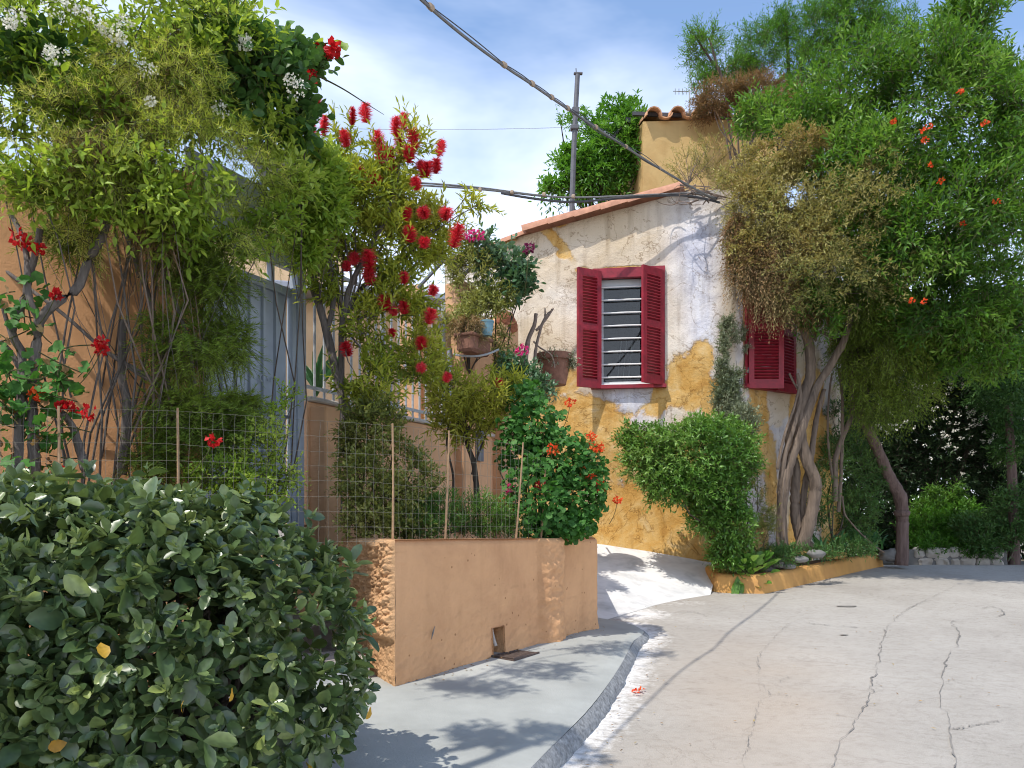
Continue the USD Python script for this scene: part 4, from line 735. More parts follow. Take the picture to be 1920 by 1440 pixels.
# ------------------------------------------------------------------ kerbed bed at the house corner
KB = thing('garden_kerb', (4.5, 11.4, .75), 'ochre painted low kerb round the planted bed at the house corner', 'kerb')
kq = [on_road(1333, 1106), on_road(1345, 1110), on_road(1428, 1113), on_road(1450, 1109), on_road(1540, 1088), on_road(1655, 1061)]
kq = [kq[0] + [-.0, .9]] + kq
kl = smooth_line(np.array(kq), 130); tt = nrm(np.gradient(kl, axis=0)); on = np.stack([tt[:, 1], -tt[:, 0]], 1)
prof = [(0.02, -.03), (.0, .08), (-.01, .19), (-.035, .235), (-.09, .25), (-.17, .245), (-.20, .21), (-.21, .0)]
V = []
for o_, h_ in prof:
    xy = kl + on * o_; xy = xy + on * (.03 * (meshkit.fbm(np.column_stack([kl * 3, np.full(130, h_ * 4)]), 3, 5) - .5))[:, None]
    V.append(np.column_stack([xy, gz(kl[:, 0], kl[:, 1]) + h_ * np.interp(np.arange(130), [0, 20, 60, 129], [1.1, 1.0, .95, .85]) + .015 * (meshkit.fbm(np.column_stack([kl * 5, np.full(130, 2.)]), 2, 6) - .5)]))
V = np.array(V); np_f = len(prof); i, j = np.meshgrid(np.arange(np_f - 1), np.arange(129), indexing='ij'); a_ = i * 130 + j; q_ = np.stack([a_, a_ + 1, a_ + 131, a_ + 130], -1).reshape(-1, 4)
ends = MB(); ends.add((V.reshape(-1, 3), q_))
for e in (0, 129): ends.add((V[:, e], np.array([[0, k, k + 1] for k in range(1, np_f - 1)])))
put(KB, 'wall', ends.get(False), 'kerb_ochre', smooth=True)
bs = np.vstack([np.column_stack([kl[::6] - on[::6] * .12, gz(kl[::6, 0], kl[::6, 1]) + .20]), [[5.9, 13.6, .98], [5.0, 12.6, 1.02], [3.2, 11.42, 1.0], [2.75, 11.5, 1.0]]]); cen = bs.mean(0); kbn = len(bs)
put(None, 'soil', (np.vstack([bs, cen + [0, 0, .05]]), np.array([[k, (k + 1) % kbn, kbn] for k in range(kbn)])), 'soil', kind='structure')
r = np.random.default_rng(2)
for k, (a, b, sz) in enumerate(((1455, 1056, .12), (1478, 1062, .07), (1500, 1049, .08), (1440, 1068, .09), (1530, 1038, .10), (1672, 1040, .17))):
    m = trimesh.creation.icosphere(2, sz); m.vertices *= [1.2, .9, .65]; m.vertices += (meshkit.fbm(m.vertices * 9 + k, 3, k) - .5)[:, None] * m.vertices * 1.1; c = P(a, b, 11.0 if k < 5 else 13.1); m.apply_translation(c)
    put(None, 'stone', m, 'stone_grey', smooth=35, label=['rounded grey stone in the bed nearest the broad leaved plant', 'small flat stone in the bed beside the thin grey stem', 'grey stone at the foot of the twisted trunk', 'little stone just behind the ochre kerb top', 'stone in the bed left of the strap leaved clump', 'weathered block of stone at the far end of the ochre kerb'][k], cat='stone')

# ------------------------------------------------------------------ helpers for plants
def split_leaves(parent, name, mesh, tmpl, mat, nmax, stuff_name, score=None, label=None):
    """the nmax leaves that show largest are parts of their own, the rest one part"""
    v, f, t = mesh; kv, kf = len(tmpl[0]), len(tmpl[1]); n = len(v) // kv
    c = v.reshape(n, kv, 3).mean(1); nn = np.cross(v.reshape(n, kv, 3)[:, 3] - v.reshape(n, kv, 3)[:, 0], v.reshape(n, kv, 3)[:, -2] - v.reshape(n, kv, 3)[:, 0])
    d = c - [0, 0, EYE]; dist = np.linalg.norm(d, axis=1); ppx, ppy = 960 + c[:, 0] / c[:, 1] * F, HY - (c[:, 2] - EYE) / c[:, 1] * F
    s = np.abs((nn * d).sum(1)) / dist ** 3; s[(ppx < 0) | (ppx > 1920) | (ppy < 0) | (ppy > 1440)] = -1
    if score is not None: s = s * score
    o = np.argsort(-s); own = o[:nmax]
    for i in own: put(parent, name, (v[i * kv:(i + 1) * kv], tmpl[1], t[i * kv:(i + 1) * kv]), mat, smooth=True)
    rest = np.sort(o[nmax:])
    if len(rest):
        vv = v.reshape(n, kv, 3)[rest].reshape(-1, 3); ff = (tmpl[1][None] + (np.arange(len(rest)) * kv)[:, None, None]).reshape(-1, 3)
        put(parent, stuff_name, (vv, ff, t.reshape(n, kv)[rest].ravel()), mat, smooth=True, kind='stuff')
def umbel(c, R, n, L, r, tmpl=T_DIAM, flat=.8):
    d = rdir(n, r); p = c + d * R * np.array([1, 1, flat]) * r.uniform(.45, 1, (n, 1)); return leaves(p, d + r.normal(0, .7, (n, 3)), d + r.normal(0, .4, (n, 3)), L * r.uniform(.7, 1.2, n), L * .85 * r.uniform(.8, 1.2, n), tmpl, np.clip(.5 + r.normal(0, .3, n), 0, 1))
def plant(name, base, label, cat, blobs, n, k, L, W, tmpl, mat, seed, stem=None, stem_r=.02, nst=6, stem_mat='bark_dark', twig=.003, twig_mat='stem_green', foliage_name='foliage', group=None, own=0, root=None, **kw):
    r = np.random.default_rng(seed); T = thing(name, base, label, cat, group)
    lm, tw = foliage(blobs, n, k, L, W, tmpl, r, seed=seed, twig=twig, **kw)
    if own: split_leaves(T, 'leaf', lm, tmpl, mat, own, foliage_name)
    else: put(T, foliage_name, lm, mat, smooth=True, kind='stuff')
    if tw is not None: put(T, 'twigs', tw, twig_mat, kind='stuff')
    if nst:
        tips = [b[0] + rdir(1, r)[0] * b[1] * .6 for b in blobs for _ in range(max(1, nst // len(blobs)))]
        put(T, 'stem', branches(base if root is None else root, tips, r, stem_r), stem_mat, smooth=True)
    return T

# ------------------------------------------------------------------ clipped hedge in front
HG = thing('hedge', (-2.5, 3.5, .25), 'dense rounded hedge with large glossy dark green leaves in the left foreground', 'hedge')
r = np.random.default_rng(21); hc, hR, hp = np.array([-2.62, 3.50, 1.03]), np.array([1.92, .93, .74]), 2.6
def hedge_pts(n, scale):
    w = np.array([hR[1] * hR[2], hR[0] * hR[2], hR[0] * hR[1]]); ax = r.choice(3, n, p=w / w.sum()); q = r.uniform(-1, 1, (n, 3)); q[np.arange(n), ax] = r.choice([-1, 1], n)
    q /= (np.abs(q) ** hp).sum(1, keepdims=True) ** (1 / hp); nn = nrm(np.sign(q) * np.abs(q) ** (hp - 1) / hR)
    p = hc + q * hR * scale; p += nn * (.26 * (meshkit.fbm(p * 2.6, 3, 2) - .5) + .14 * (meshkit.fbm(p * 7, 2, 3) - .5) + .03 * r.exponential(1, n) - .03)[:, None]
    keep = ~((p[:, 2] < .62) & (p[:, 0] > -1.55) & (r.random(n) < .62)) & (p[:, 2] > .34); return p[keep], nn[keep]
def rosettes(p, nn, k, L, r, spread=1.05):
    d = nrm(nn * .75 + np.array([0, 0, .30]) + r.normal(0, .50, p.shape)); N = len(p)
    a = nrm(np.cross(d, r.normal(size=(N, 3)))); b = np.cross(d, a); ph = np.arange(k)[None] * 2.4 + r.uniform(0, 6.28, (N, 1)); age = np.arange(k)[None] / (k - 1)
    sp = (.35 + spread * age) + r.normal(0, .22, (N, k)); perp = np.cos(ph)[..., None] * a[:, None] + np.sin(ph)[..., None] * b[:, None]
    ld = d[:, None] * np.cos(sp)[..., None] + perp * np.sin(sp)[..., None] + np.array([0, 0, -.22]); ln = d[:, None] * 1.0 + np.array([0, 0, .30]) + r.normal(0, .48, (N, k, 3))
    LL = L * (.55 + .5 * age) * r.uniform(.65, 1.3, (N, k)) * r.uniform(.75, 1.15, (N, 1)); pos = p[:, None] - d[:, None] * (.05 * age)[..., None]
    t = np.clip(.38 + .30 * (1 - age) * (r.random((N, 1)) < .3) + r.normal(0, .22, (N, k)) + r.normal(0, .12, (N, 1)), 0, 1)
    return leaves(pos.reshape(-1, 3), ld.reshape(-1, 3), ln.reshape(-1, 3), LL.ravel(), (LL * r.uniform(.50, .66, (N, k))).ravel(), T_OVAL, t.ravel())
p, nn = hedge_pts(4000, 1.0); split_leaves(HG, 'leaf', rosettes(p, nn, 7, .091, r), T_OVAL, 'hedge_leaf', 270, 'foliage', score=None)
p, nn = hedge_pts(3400, .84); put(HG, 'inner_foliage', rosettes(p, nn, 5, .105, r), 'hedge_leaf', smooth=True, kind='stuff')
p, nn = hedge_pts(400, 1.01); fr_ = (p[:, 1] < 3.3) & (p[:, 0] > -2.2) & (p[:, 2] < 1.25) & (p[:, 2] > .45); p, nn = p[fr_][:22], nn[fr_][:22]
yl = leaves(p + nn * .02, nn + r.normal(0, .8, p.shape) + [0, 0, -.5], nn + r.normal(0, .6, p.shape), .065 * r.uniform(.7, 1.1, len(p)), .045, T_OVAL, r.random(len(p))); split_leaves(HG, 'yellow_leaf', yl, T_OVAL, 'yellow_leaf', 30, 'yellow_leaves')
tips = hc + rdir(60, r) * hR * .85; tips[:, 2] = np.maximum(tips[:, 2], .5); put(HG, 'stem', branches([-2.4, 3.6, .24], tips[:30], r, .022), 'bark_dark', smooth=True); put(HG, 'stem', branches([-1.45, 3.7, .26], [q for q in tips if q[0] > -2.3], r, .02), 'bark_dark', smooth=True)

# unseen tree added above the viewer, standing in for whatever shades the hedge
plant('added_shade_tree', (-5.2, -.6, 0), 'unseen tree added above the viewer to shade hedge and pavement', 'tree',
      [(np.array([-2.4, -.15, 5.1]), np.array([1.5, .8, .45])), (np.array([-5.2, 1.5, 5.1]), np.array([1.0, .9, .45])), (np.array([-4.0, .35, 5.2]), np.array([1.1, .9, .5])), (np.array([-1.85, 2.5, 5.1]), np.array([.40, .14, .15]))], 1900, 7, .13, .05, T_DIAM, 'tree_leaf', 31, stem_r=.10, nst=8, sprig=.25)

plant('added_shade_bough', (-2.2, 3.6, 5.2), 'unseen leafy branch added above the pavement to dapple the grey paint with shade', 'vine',  # unseen branch added out of view to cast leaf shadows on the pavement
      [(np.array([-2.05, 3.5, 5.05]), np.array([.34, .22, .12])), (np.array([-1.6, 4.0, 5.1]), np.array([.36, .25, .12])), (np.array([-1.15, 4.7, 5.25]), np.array([.25, .22, .1])), (np.array([-.85, 4.9, 5.35]), np.array([.3, .1, .1]))], 330, 6, .085, .026, T_DIAM, 'jasmine_leaf', 32, nst=5, stem_r=.012, sprig=.22)
# ------------------------------------------------------------------ left canopy over wall and gate
VK = .95
def EV(px, py, Y, rx, ry, rd): return E(px, py, Y * VK, rx, ry, rd)
def PV(px, py, Y): return P(px, py, Y * VK)
VJ = plant('flowering_vine', (-3.0, 5.7, 1.5), 'big climbing vine with white flower clusters over the orange wall and gate', 'vine',
      [EV(110, 60, 5.2, 180, 130, .55), EV(300, 40, 5.4, 190, 120, .55), EV(430, 110, 5.8, 95, 120, .5), EV(40, 190, 5.2, 110, 90, .45), EV(330, 190, 5.6, 120, 70, .4), EV(500, 220, 6.1, 60, 70, .35), EV(230, 130, 5.5, 200, 90, .4), EV(330, 300, 5.1, 130, 60, .3), EV(120, 300, 4.95, 110, 60, .25), EV(240, 370, 5.1, 130, 50, .25), EV(330, 430, 5.4, 70, 40, .2), EV(500, 400, 5.9, 60, 40, .2), EV(540, 330, 6.1, 50, 50, .2), EV(450, 450, 5.8, 50, 35, .2), EV(20, 300, 4.9, 70, 55, .2), EV(70, 345, 4.9, 70, 40, .2), EV(150, 200, 5.0, 100, 60, .25)], 3500, 7, .074, .030, T_LANCE, 'jasmine_leaf', 41, nst=2, stem_r=.010, sprig=.24, gap=.43, gs=2.8, lump=.75, droop=.25, stem_mat='bark_grey')
r = np.random.default_rng(42)
for a, b, s in ((33, 30, 16), (20, 45, 9), (110, 14, 24), (160, 26, 14), (130, 8, 14), (212, 60, 16), (104, 104, 18), (275, 128, 15), (226, 74, 9), (414, 206, 14), (460, 84, 13), (556, 165, 20), (235, 42, 12), (545, 150, 10), (95, 95, 10), (192, 52, 10), (460, 75, 8), (283, 190, 8)):
    Y = 4.85 + .0016 * a + (.0 if a < 400 else .15); put(VJ, 'blossom', umbel(PV(a, b, Y - .38), s / F * Y * 1.1, 60, .018, r), 'white_petal', smooth=True)
# feathery asparagus-like climber
plant('feathery_climber', (-2.6, 5.6, 1.5), 'fine feathery yellow green climber hanging in front of the vine', 'climber',
      [EV(150, 230, 5.0, 190, 85, .35), EV(330, 270, 5.2, 170, 80, .35), EV(470, 330, 5.7, 80, 60, .3), EV(80, 320, 5.0, 120, 70, .3), EV(300, 130, 5.1, 120, 70, .3), EV(420, 30, 5.5, 90, 50, .3), EV(420, 420, 5.5, 100, 80, .3), EV(500, 430, 6.2, 50, 60, .25), EV(190, 330, 5.0, 90, 50, .25), EV(160, 420, 5.2, 50, 60, .2)], 1900, 24, .050, .0046, T_NEED, 'feather_leaf', 43, nst=1, stem_r=.003, sprig=.20, gap=.47, gs=3.2, lump=.8, droop=.35, spread=1.1, tintv=.5, upb=.1, stem_mat='bark_grey')
plant('fern_shrub', (-2.2, 5.75, 1.4), 'dark feathery shrub with layered sprays in front of the blue grey gate', 'shrub',
      [E(395, 530, 5.45, 70, 60, .25), E(350, 640, 5.4, 85, 80, .25), E(430, 640, 5.6, 55, 60, .2), E(450, 760, 5.75, 50, 40, .2), E(340, 770, 5.4, 90, 60, .2), E(300, 850, 5.3, 60, 60, .2), E(420, 800, 5.5, 80, 55, .2), E(350, 470, 5.45, 70, 70, .25), E(130, 440, 5.3, 60, 50, .15)], 2100, 26, .050, .0070, T_NEED, 'fern_leaf', 44, nst=8, stem_r=.006, sprig=.22, gap=.33, droop=.35, out=1.0, upb=-.05, flat=.9, spread=1.0)
plant('small_leaf_creeper', (-1.9, 5.5, 1.4), 'small leaved creeper on the wire fence below the gate', 'creeper',
      [E(500, 840, 5.35, 55, 60, .15), E(530, 900, 5.35, 40, 50, .12), E(470, 900, 5.3, 60, 50, .15), E(530, 760, 5.6, 30, 50, .12), E(400, 890, 5.25, 60, 40, .12)], 650, 8, .036, .016, T_LANCE, 'jasmine_leaf', 45, nst=8, stem_r=.008, sprig=.16, gap=.4)
plant('dry_tangle', (-2.4, 5.7, 1.4), 'brown dead tangle of vine hanging beside the orange wall corner', 'dead vine',
      [EV(265, 300, 5.25, 60, 80, .25), EV(230, 210, 5.15, 50, 40, .2), EV(330, 70, 5.25, 22, 100, .15), EV(290, 400, 5.4, 60, 80, .2), EV(160, 290, 5.0, 70, 30, .2)], 620, 22, .07, .0042, T_NEED, 'dry_brown', 46, nst=10, stem_r=.01, sprig=.24, droop=.5, spread=.7, gap=.42, upb=-.4, stem_mat='twig_dry')
VT = thing('bare_vine', (-2.4, 5.6, 1.4), 'bare hanging vine stems and roots beside the garden wall pillar', 'vine'); r = np.random.default_rng(47); m = MB()
for k in range(15):
    a = P(r.uniform(215, 340), r.uniform(330, 460), 5.45 + r.normal(0, .1)); b = P(r.uniform(195, 400), r.uniform(620, 890), 5.4 + r.normal(0, .08)); m.add(tube([a, (a + b) / 2 + r.normal(0, .07, 3), b], [.0035, .003, .0015], 4, 8))
put(VT, 'strands', m.get(False), 'twig_dry', kind='stuff')
for pts, rr in ([[(235, 420), (262, 500), (285, 580), (300, 650), (318, 730)], .020], [[(285, 470), (330, 570), (352, 640), (365, 720)], .016], [[(228, 890), (235, 820), (238, 760), (228, 700), (232, 600)], .034], [[(205, 380), (240, 440), (262, 520)], .03], [[(200, 660), (260, 695), (330, 735), (380, 760)], .014], [[(0, 500), (60, 545), (120, 590), (200, 660), (300, 725)], .014]):
    put(VT, 'stem', tube([P(a, b, 5.42) for a, b in pts], [rr, rr * .9, rr * .7], 7, 24, .15, 3), 'bark_grey', smooth=True)
# broad leaved bougainvillea
BV = plant('bougainvillea', (-1.9, 6.2, 1.5), 'bougainvillea with broad dark leaves arching to red bracts against the sky', 'climber',
      [EV(430, 130, 5.7, 90, 75, .3), EV(510, 130, 6.0, 60, 60, .25), EV(540, 80, 6.1, 30, 30, .1), EV(575, 110, 6.2, 28, 26, .1), EV(60, 110, 5.1, 60, 50, .2), EV(560, 220, 6.2, 35, 50, .15)], 330, 6, .095, .068, T_OVAL, 'dark_leaf', 48, nst=6, stem_r=.007, sprig=.26, out=.8, own=120, twig=.004)
put(BV, 'shoot', tube([PV(480, 170, 6.1), PV(540, 110, 6.15), PV(590, 85, 6.2), PV(640, 80, 6.25)], [.012, .008, .004], 5, 16), 'stem_green'); put(BV, 'shoot', tube([PV(590, 140, 6.2), PV(640, 165, 6.3), PV(680, 190, 6.4), PV(720, 215, 6.5)], [.007, .005, .002], 5, 16), 'stem_green')
r = np.random.default_rng(49); q = np.array([PV(a, b, 6.2) for a, b in ((575, 75), (590, 100), (605, 78), (560, 90), (620, 76), (640, 78), (570, 125), (590, 140), (555, 70), (600, 95))]); put(BV, 'leaf', leaves(q, r.normal(0, 1, q.shape) + [0, -.2, -.7], r.normal(0, .4, q.shape) + [0, -.8, .4], .10, .075, T_OVAL, r.random(len(q))), 'jasmine_leaf', smooth=True)
for a, b, s in ((612, 92, 14), (628, 88, 12), (620, 98, 10), (570, 133, 11), (582, 142, 9), (425, 133, 8)): put(BV, 'bract', umbel(PV(a, b, 6.15), s / F * 4.6, 18, .055, r), 'red_petal' if a > 500 else 'yellow_leaf', smooth=True)
for k, (a, b, c_) in enumerate(((600, 330, 6.3), (560, 400, 6.3))):
    plant('leafy_shoot', P(a, 560, c_), ['light green leafy shoots left of the bottlebrush flowers', 'olive leafy shoots above the gate post'][k], 'shrub', [E(a, b, c_, 45, 60, .25), E(a + 15, b + 60, c_, 40, 45, .2)], 300, 8, .085, .030, T_LANCE, 'jasmine_leaf', 50 + k, nst=2, stem_r=.004, sprig=.2, gap=.34)

# ------------------------------------------------------------------ red geranium by the orange wall
GE = thing('geranium', (-2.95, 5.0, 1.4), 'tall geranium with thick grey stems and scarlet flowers at the left edge', 'geranium'); r = np.random.default_rng(61); Yg = 4.95
for pts, rr in ([[(30, 900), (36, 780), (40, 660), (22, 625), (45, 560), (60, 500), (75, 430)], .030], [[(65, 900), (62, 800), (58, 735), (70, 640), (75, 600), (100, 572), (145, 540), (165, 490), (200, 420), (215, 380)], .036], [[(160, 880), (140, 810), (118, 775)], .03], [[(75, 600), (55, 560), (50, 480), (20, 400)], .022], [[(58, 735), (20, 660), (0, 640)], .022], [[(20, 625), (0, 560)], .015]):
    put(GE, 'stem', tube([P(a, b, Yg + .05 * math.sin(a)) for a, b in pts], [rr, rr * .85, rr * .65], 8, 30, .18, 4), 'bark_grey', smooth=True)
cl = [(35, 560, 40), (25, 640, 35), (20, 710, 45), (60, 750, 50), (35, 800, 50), (20, 870, 50), (90, 700, 40), (60, 600, 25), (120, 745, 30), (100, 810, 30), (75, 850, 40), (140, 690, 20), (110, 680, 25), (5, 760, 40)]
bl = [E(a, b, Yg - .05, s, s, .15) for a, b, s in cl]; p, o = fill(bl, 230, r, .2, .6); d = nrm(o + r.normal(0, .6, p.shape)); lm = leaves(p, d, nrm(np.array([0, -.6, .6]) + r.normal(0, .5, p.shape)), .085 * r.uniform(.6, 1.2, len(p)), .085, T_ROUND, np.clip(.5 + r.normal(0, .25, len(p)), 0, 1)); split_leaves(GE, 'leaf', lm, T_ROUND, 'geranium_leaf', 150, 'leaves')
p, o = fill(bl, 60, r, .3, .6); put(GE, 'dead_leaves', leaves(p, r.normal(0, 1, p.shape) + [0, 0, -.8], r.normal(0, 1, p.shape), .06, .05, T_ROUND, r.random(60)), 'dry_brown', smooth=True, kind='stuff')
m = MB()
for k in range(40): a = bl[k % len(bl)][0] + r.normal(0, .04, 3); b = a + r.normal(0, .12, 3); m.add(tube([a, (a + b) / 2 + r.normal(0, .02, 3), b], .004, 5, 6))
put(GE, 'stalks', m.get(False), 'stem_green', kind='stuff')
for a, b, s in ((36, 447, 15), (48, 455, 13), (74, 467, 9), (187, 643, 12), (190, 656, 8), (162, 774, 13), (105, 552, 7), (116, 884, 7), (68, 740, 13), (130, 762, 6), (400, 826, 11), (113, 760, 5)):
    c = P(a, b, Yg - .1); put(GE, 'flower', umbel(c, s / F * Yg * 1.05, 34, .034, r), 'red_petal' if a != 68 else 'orange_petal', smooth=True)
    if a > 80: put(GE, 'flower_stalk', tube([c, c + [-.06, .02, -.10], c + [-.16, .05, -.2]], .003, 5, 8), 'stem_green')

# ------------------------------------------------------------------ bottlebrush and the planter's shrubs
bb = [E(745, 290, 6.9, 75, 60, .4), E(690, 370, 6.8, 80, 55, .4), E(790, 370, 7.0, 70, 50, .35), E(860, 350, 7.1, 45, 30, .2), E(820, 410, 7.1, 55, 45, .25), E(640, 270, 6.8, 40, 40, .2), E(640, 340, 6.7, 50, 50, .3), E(715, 460, 6.9, 90, 60, .4), E(620, 500, 6.7, 40, 70, .2), E(720, 740, 6.6, 60, 40, .25), E(800, 450, 7.1, 45, 50, .3), E(745, 560, 6.9, 75, 60, .3), E(690, 610, 6.7, 45, 55, .25), E(680, 700, 6.6, 70, 50, .25), E(780, 660, 6.9, 55, 60, .25), E(610, 420, 6.7, 45, 60, .25), E(900, 385, 7.1, 20, 14, .1)]
BR = plant('bottlebrush', (-1.35, 6.75, 1.4), 'tall bottlebrush shrub covered in red brush flowers in the planter', 'shrub', bb, 2500, 10, .078, .020, T_LANCE, 'brush_leaf', 71, nst=20, stem_r=.011, sprig=.24, gap=.47, gs=3.0, upb=.6, droop=.1, spread=.8, stem_mat='bark_grey', root=P(640, 600, 6.8))
for pts, rr in ([[(652, 860), (645, 760), (630, 700), (612, 620), (596, 560), (588, 500), (600, 420)], .042], [[(660, 860), (655, 780), (640, 720), (640, 640), (650, 560), (690, 470), (735, 380), (750, 270)], .03], [[(612, 620), (625, 560), (618, 480), (640, 400)], .024], [[(604, 590), (580, 520), (575, 450)], .018]):
    put(BR, 'trunk', tube([P(a, b, 6.75) for a, b in pts], [rr, rr * .85, rr * .5], 8, 30, .15, 6), 'bark_grey', smooth=True)
r = np.random.default_rng(72)
def brush(c, d, L, R, r):
    d = nrm(d); n = 420; t = r.random(n); a = nrm(np.cross(d, r.normal(size=(n, 3)))); p = c + d * ((t - .5) * L)[:, None]
    ld = a + d * r.normal(.25, .25, (n, 1)); RR = R * (.75 + .5 * np.sin(np.pi * np.clip(t, .05, .95))) * r.uniform(.7, 1.1, n); return leaves(p, ld, r.normal(size=(n, 3)), RR, np.full(n, .0085), T_NEED, np.clip(.05 + .45 * r.random() + .5 * r.random(n), 0, 1))
bf = [(685, 212, 14, 22), (711, 268, 15, 26), (735, 300, 16, 26), (757, 228, 12, 20), (742, 238, 13, 20), (775, 262, 15, 22), (800, 318, 16, 16), (826, 278, 11, 22), (672, 328, 16, 18), (703, 338, 14, 14), (790, 318, 14, 18), (818, 312, 13, 16), (836, 402, 16, 13), (795, 400, 14, 13), (768, 440, 15, 18), (795, 456, 12, 12), (856, 443, 17, 26), (692, 490, 17, 24), (692, 520, 16, 18), (664, 486, 13, 14), (762, 402, 11, 14), (758, 522, 10, 13), (724, 568, 16, 17), (758, 577, 12, 15), (647, 260, 12, 18), (608, 236, 11, 22), (582, 252, 13, 22), (597, 197, 9, 16), (650, 655, 14, 16), (806, 594, 14, 17), (738, 585, 10, 10), (812, 545, 12, 10), (661, 218, 8, 18), (735, 625, 8, 9), (790, 645, 13, 14), (838, 708, 10, 11), (715, 290, 14, 20), (767, 290, 14, 18), (780, 345, 12, 14), (935, 720, 10, 11), (790, 690, 11, 10), (750, 265, 12, 18), (650, 500, 10, 12)]
for a, b, rx, ry in bf:
    Y = 6.55 + .0006 * (a - 600) + r.uniform(-.05, .1) + (.75 if a > 900 else 0); d = np.array([.12 * r.normal() + (.25 if a > 800 else -.05), -.25 + .3 * r.normal(), 1.0 if ry > rx else .5]); c = P(a, b, Y)
    put(BR, 'flower', brush(c, d, 1.6 * ry / F * Y, 1.0 * rx / F * Y, r), 'brush_petal')
plant('fine_leaf_shrub', (-1.15, 6.35, 1.4), 'dense small leaved shrub behind the wire at the planter rough corner', 'shrub', [E(705, 800, 6.45, 60, 60, .28), E(690, 900, 6.25, 62, 70, .28), E(690, 975, 6.1, 55, 35, .2), E(770, 900, 6.5, 50, 75, .25), E(655, 830, 6.5, 25, 50, .15), E(760, 975, 6.3, 45, 35, .2)], 1250, 10, .042, .020, T_DIAM, 'box_leaf', 73, nst=14, stem_r=.012, sprig=.16, gap=.38, root=P(700, 1000, 6.3))
plant('fine_leaf_shrub', P(830, 1000, 6.6), 'wispy green undergrowth behind the wire in the middle of the planter', 'shrub', [E(830, 960, 6.45, 50, 45, .2), E(900, 965, 6.75, 60, 40, .2), E(950, 975, 6.85, 30, 30, .15), E(790, 985, 6.3, 40, 25, .15)], 520, 12, .05, .008, T_DIAM, 'bush_leaf', 74, nst=6, stem_r=.006, sprig=.17, gap=.3, upb=.8)
TS = plant('yellow_leaf_shrub', P(878, 990, 7.6), 'yellowish shrub on a forked dark trunk in front of the low wall', 'shrub', [E(850, 735, 7.4, 55, 45, .28), E(915, 745, 7.55, 55, 42, .28), E(870, 790, 7.5, 65, 35, .25), E(830, 700, 7.4, 30, 25, .15), E(950, 715, 7.6, 28, 20, .15)], 400, 10, .085, .018, T_LANCE, 'lime_leaf', 75, nst=8, stem_r=.014, sprig=.22, gap=.3, upb=.8, root=P(870, 820, 7.55))
for pts, rr in ([[(895, 960), (890, 880), (872, 820), (860, 780)], .032], [[(885, 890), (905, 830), (925, 790)], .012], [[(845, 980), (850, 900), (838, 830), (845, 780)], .014]): put(TS, 'trunk', tube([P(a, b, 7.55) for a, b in pts], [rr, rr * .8, rr * .6], 7, 16, .15, 5), 'bark_dark', smooth=True)
# orange flowered geranium spilling over the planter end
gb = [E(1005, 800, 7.35, 55, 55, .3), E(1050, 860, 7.3, 70, 60, .32), E(1085, 930, 7.3, 52, 75, .3), E(1000, 930, 7.0, 60, 75, .28), E(965, 830, 7.3, 35, 60, .22), E(1050, 985, 7.2, 65, 30, .25), E(985, 745, 7.5, 35, 30, .2), E(1115, 900, 7.45, 25, 60, .15)]
GO = thing('geranium', (.25, 7.5, 1.4), 'large bushy geranium with orange flowers spilling over the planter end', 'geranium'); r = np.random.default_rng(81)
p, o = fill(gb, 4200, r, .35, .7, 81); d = nrm(o * .6 + r.normal(0, .7, p.shape) + [0, 0, -.15]); lm = leaves(p, d, nrm(o * .5 + np.array([-.1, -.35, .75]) + r.normal(0, .45, p.shape)), .058 * r.uniform(.55, 1.25, len(p)), .058, T_ROUND, np.clip(.45 + r.normal(0, .25, len(p)), 0, 1)); split_leaves(GO, 'leaf', lm, T_ROUND, 'geranium_leaf', 150, 'foliage')
put(GO, 'stem', branches(P(1010, 1010, 7.2), [b[0] + r.normal(0, .1, 3) for b in gb for _ in range(3)], r, .012), 'stem_green')
for a, b, s, mt in ((1096, 884, 12, 'o'), (1104, 892, 9, 'o'), (1121, 913, 13, 'o'), (1117, 836, 13, 'o'), (1036, 842, 12, 'o'), (1013, 908, 10, 'r'), (1125, 842, 8, 'o'), (1069, 755, 9, 'o'), (1158, 937, 8, 'o'), (1108, 818, 9, 'o'), (954, 917, 11, 'p'), (952, 940, 12, 'r'), (946, 947, 9, 'r'), (956, 985, 7, 'r'), (965, 962, 9, 'r'), (1050, 880, 6, 'r')):
    Y = 6.95 if a < 1045 else 7.2
    c = P(a, b, Y); put(GO, 'flower', umbel(c, s / F * Y, 34, .030, r), {'o': 'orange_petal', 'r': 'red_petal', 'p': 'pink_petal'}[mt], smooth=True); put(GO, 'flower_stalk', tube([c, c + [-.02, .05, -.12], c + [-.06, .14, -.22]], .003, 5, 7), 'stem_green')

# ------------------------------------------------------------------ roses, pots and dry stems at the end of the boundary wall
RO = plant('rose_bush', P(930, 760, 9.5), 'rose bush with blue green leaves and pink roses above the end pillar', 'rose', [E(958, 500, 9.35, 48, 45, .22), E(945, 540, 9.3, 40, 30, .2), E(905, 470, 9.3, 30, 40, .15), E(980, 525, 9.4, 25, 30, .12)], 260, 6, .085, .05, T_OVAL, 'rose_leaf', 91, nst=6, stem_r=.012, sprig=.22, gap=.3, own=100)
r = np.random.default_rng(92)
for a, b, s, mt in ((884, 441, 10, 'pink_petal'), (898, 443, 9, 'pink_petal'), (991, 465, 10, 'plum_petal'), (978, 658, 13, 'pink_petal'), (972, 664, 8, 'pink_petal')):
    c = P(a, b, 9.1); put(RO, 'rose', umbel(c, s / F * 9.1, 40, .042, r, T_OVAL), mt, smooth=True); put(RO, 'flower_stalk', tube([c, c + [-.02, .05, -.3], c + [-.05, .2, -.5]], .005, 5, 8), 'stem_green')
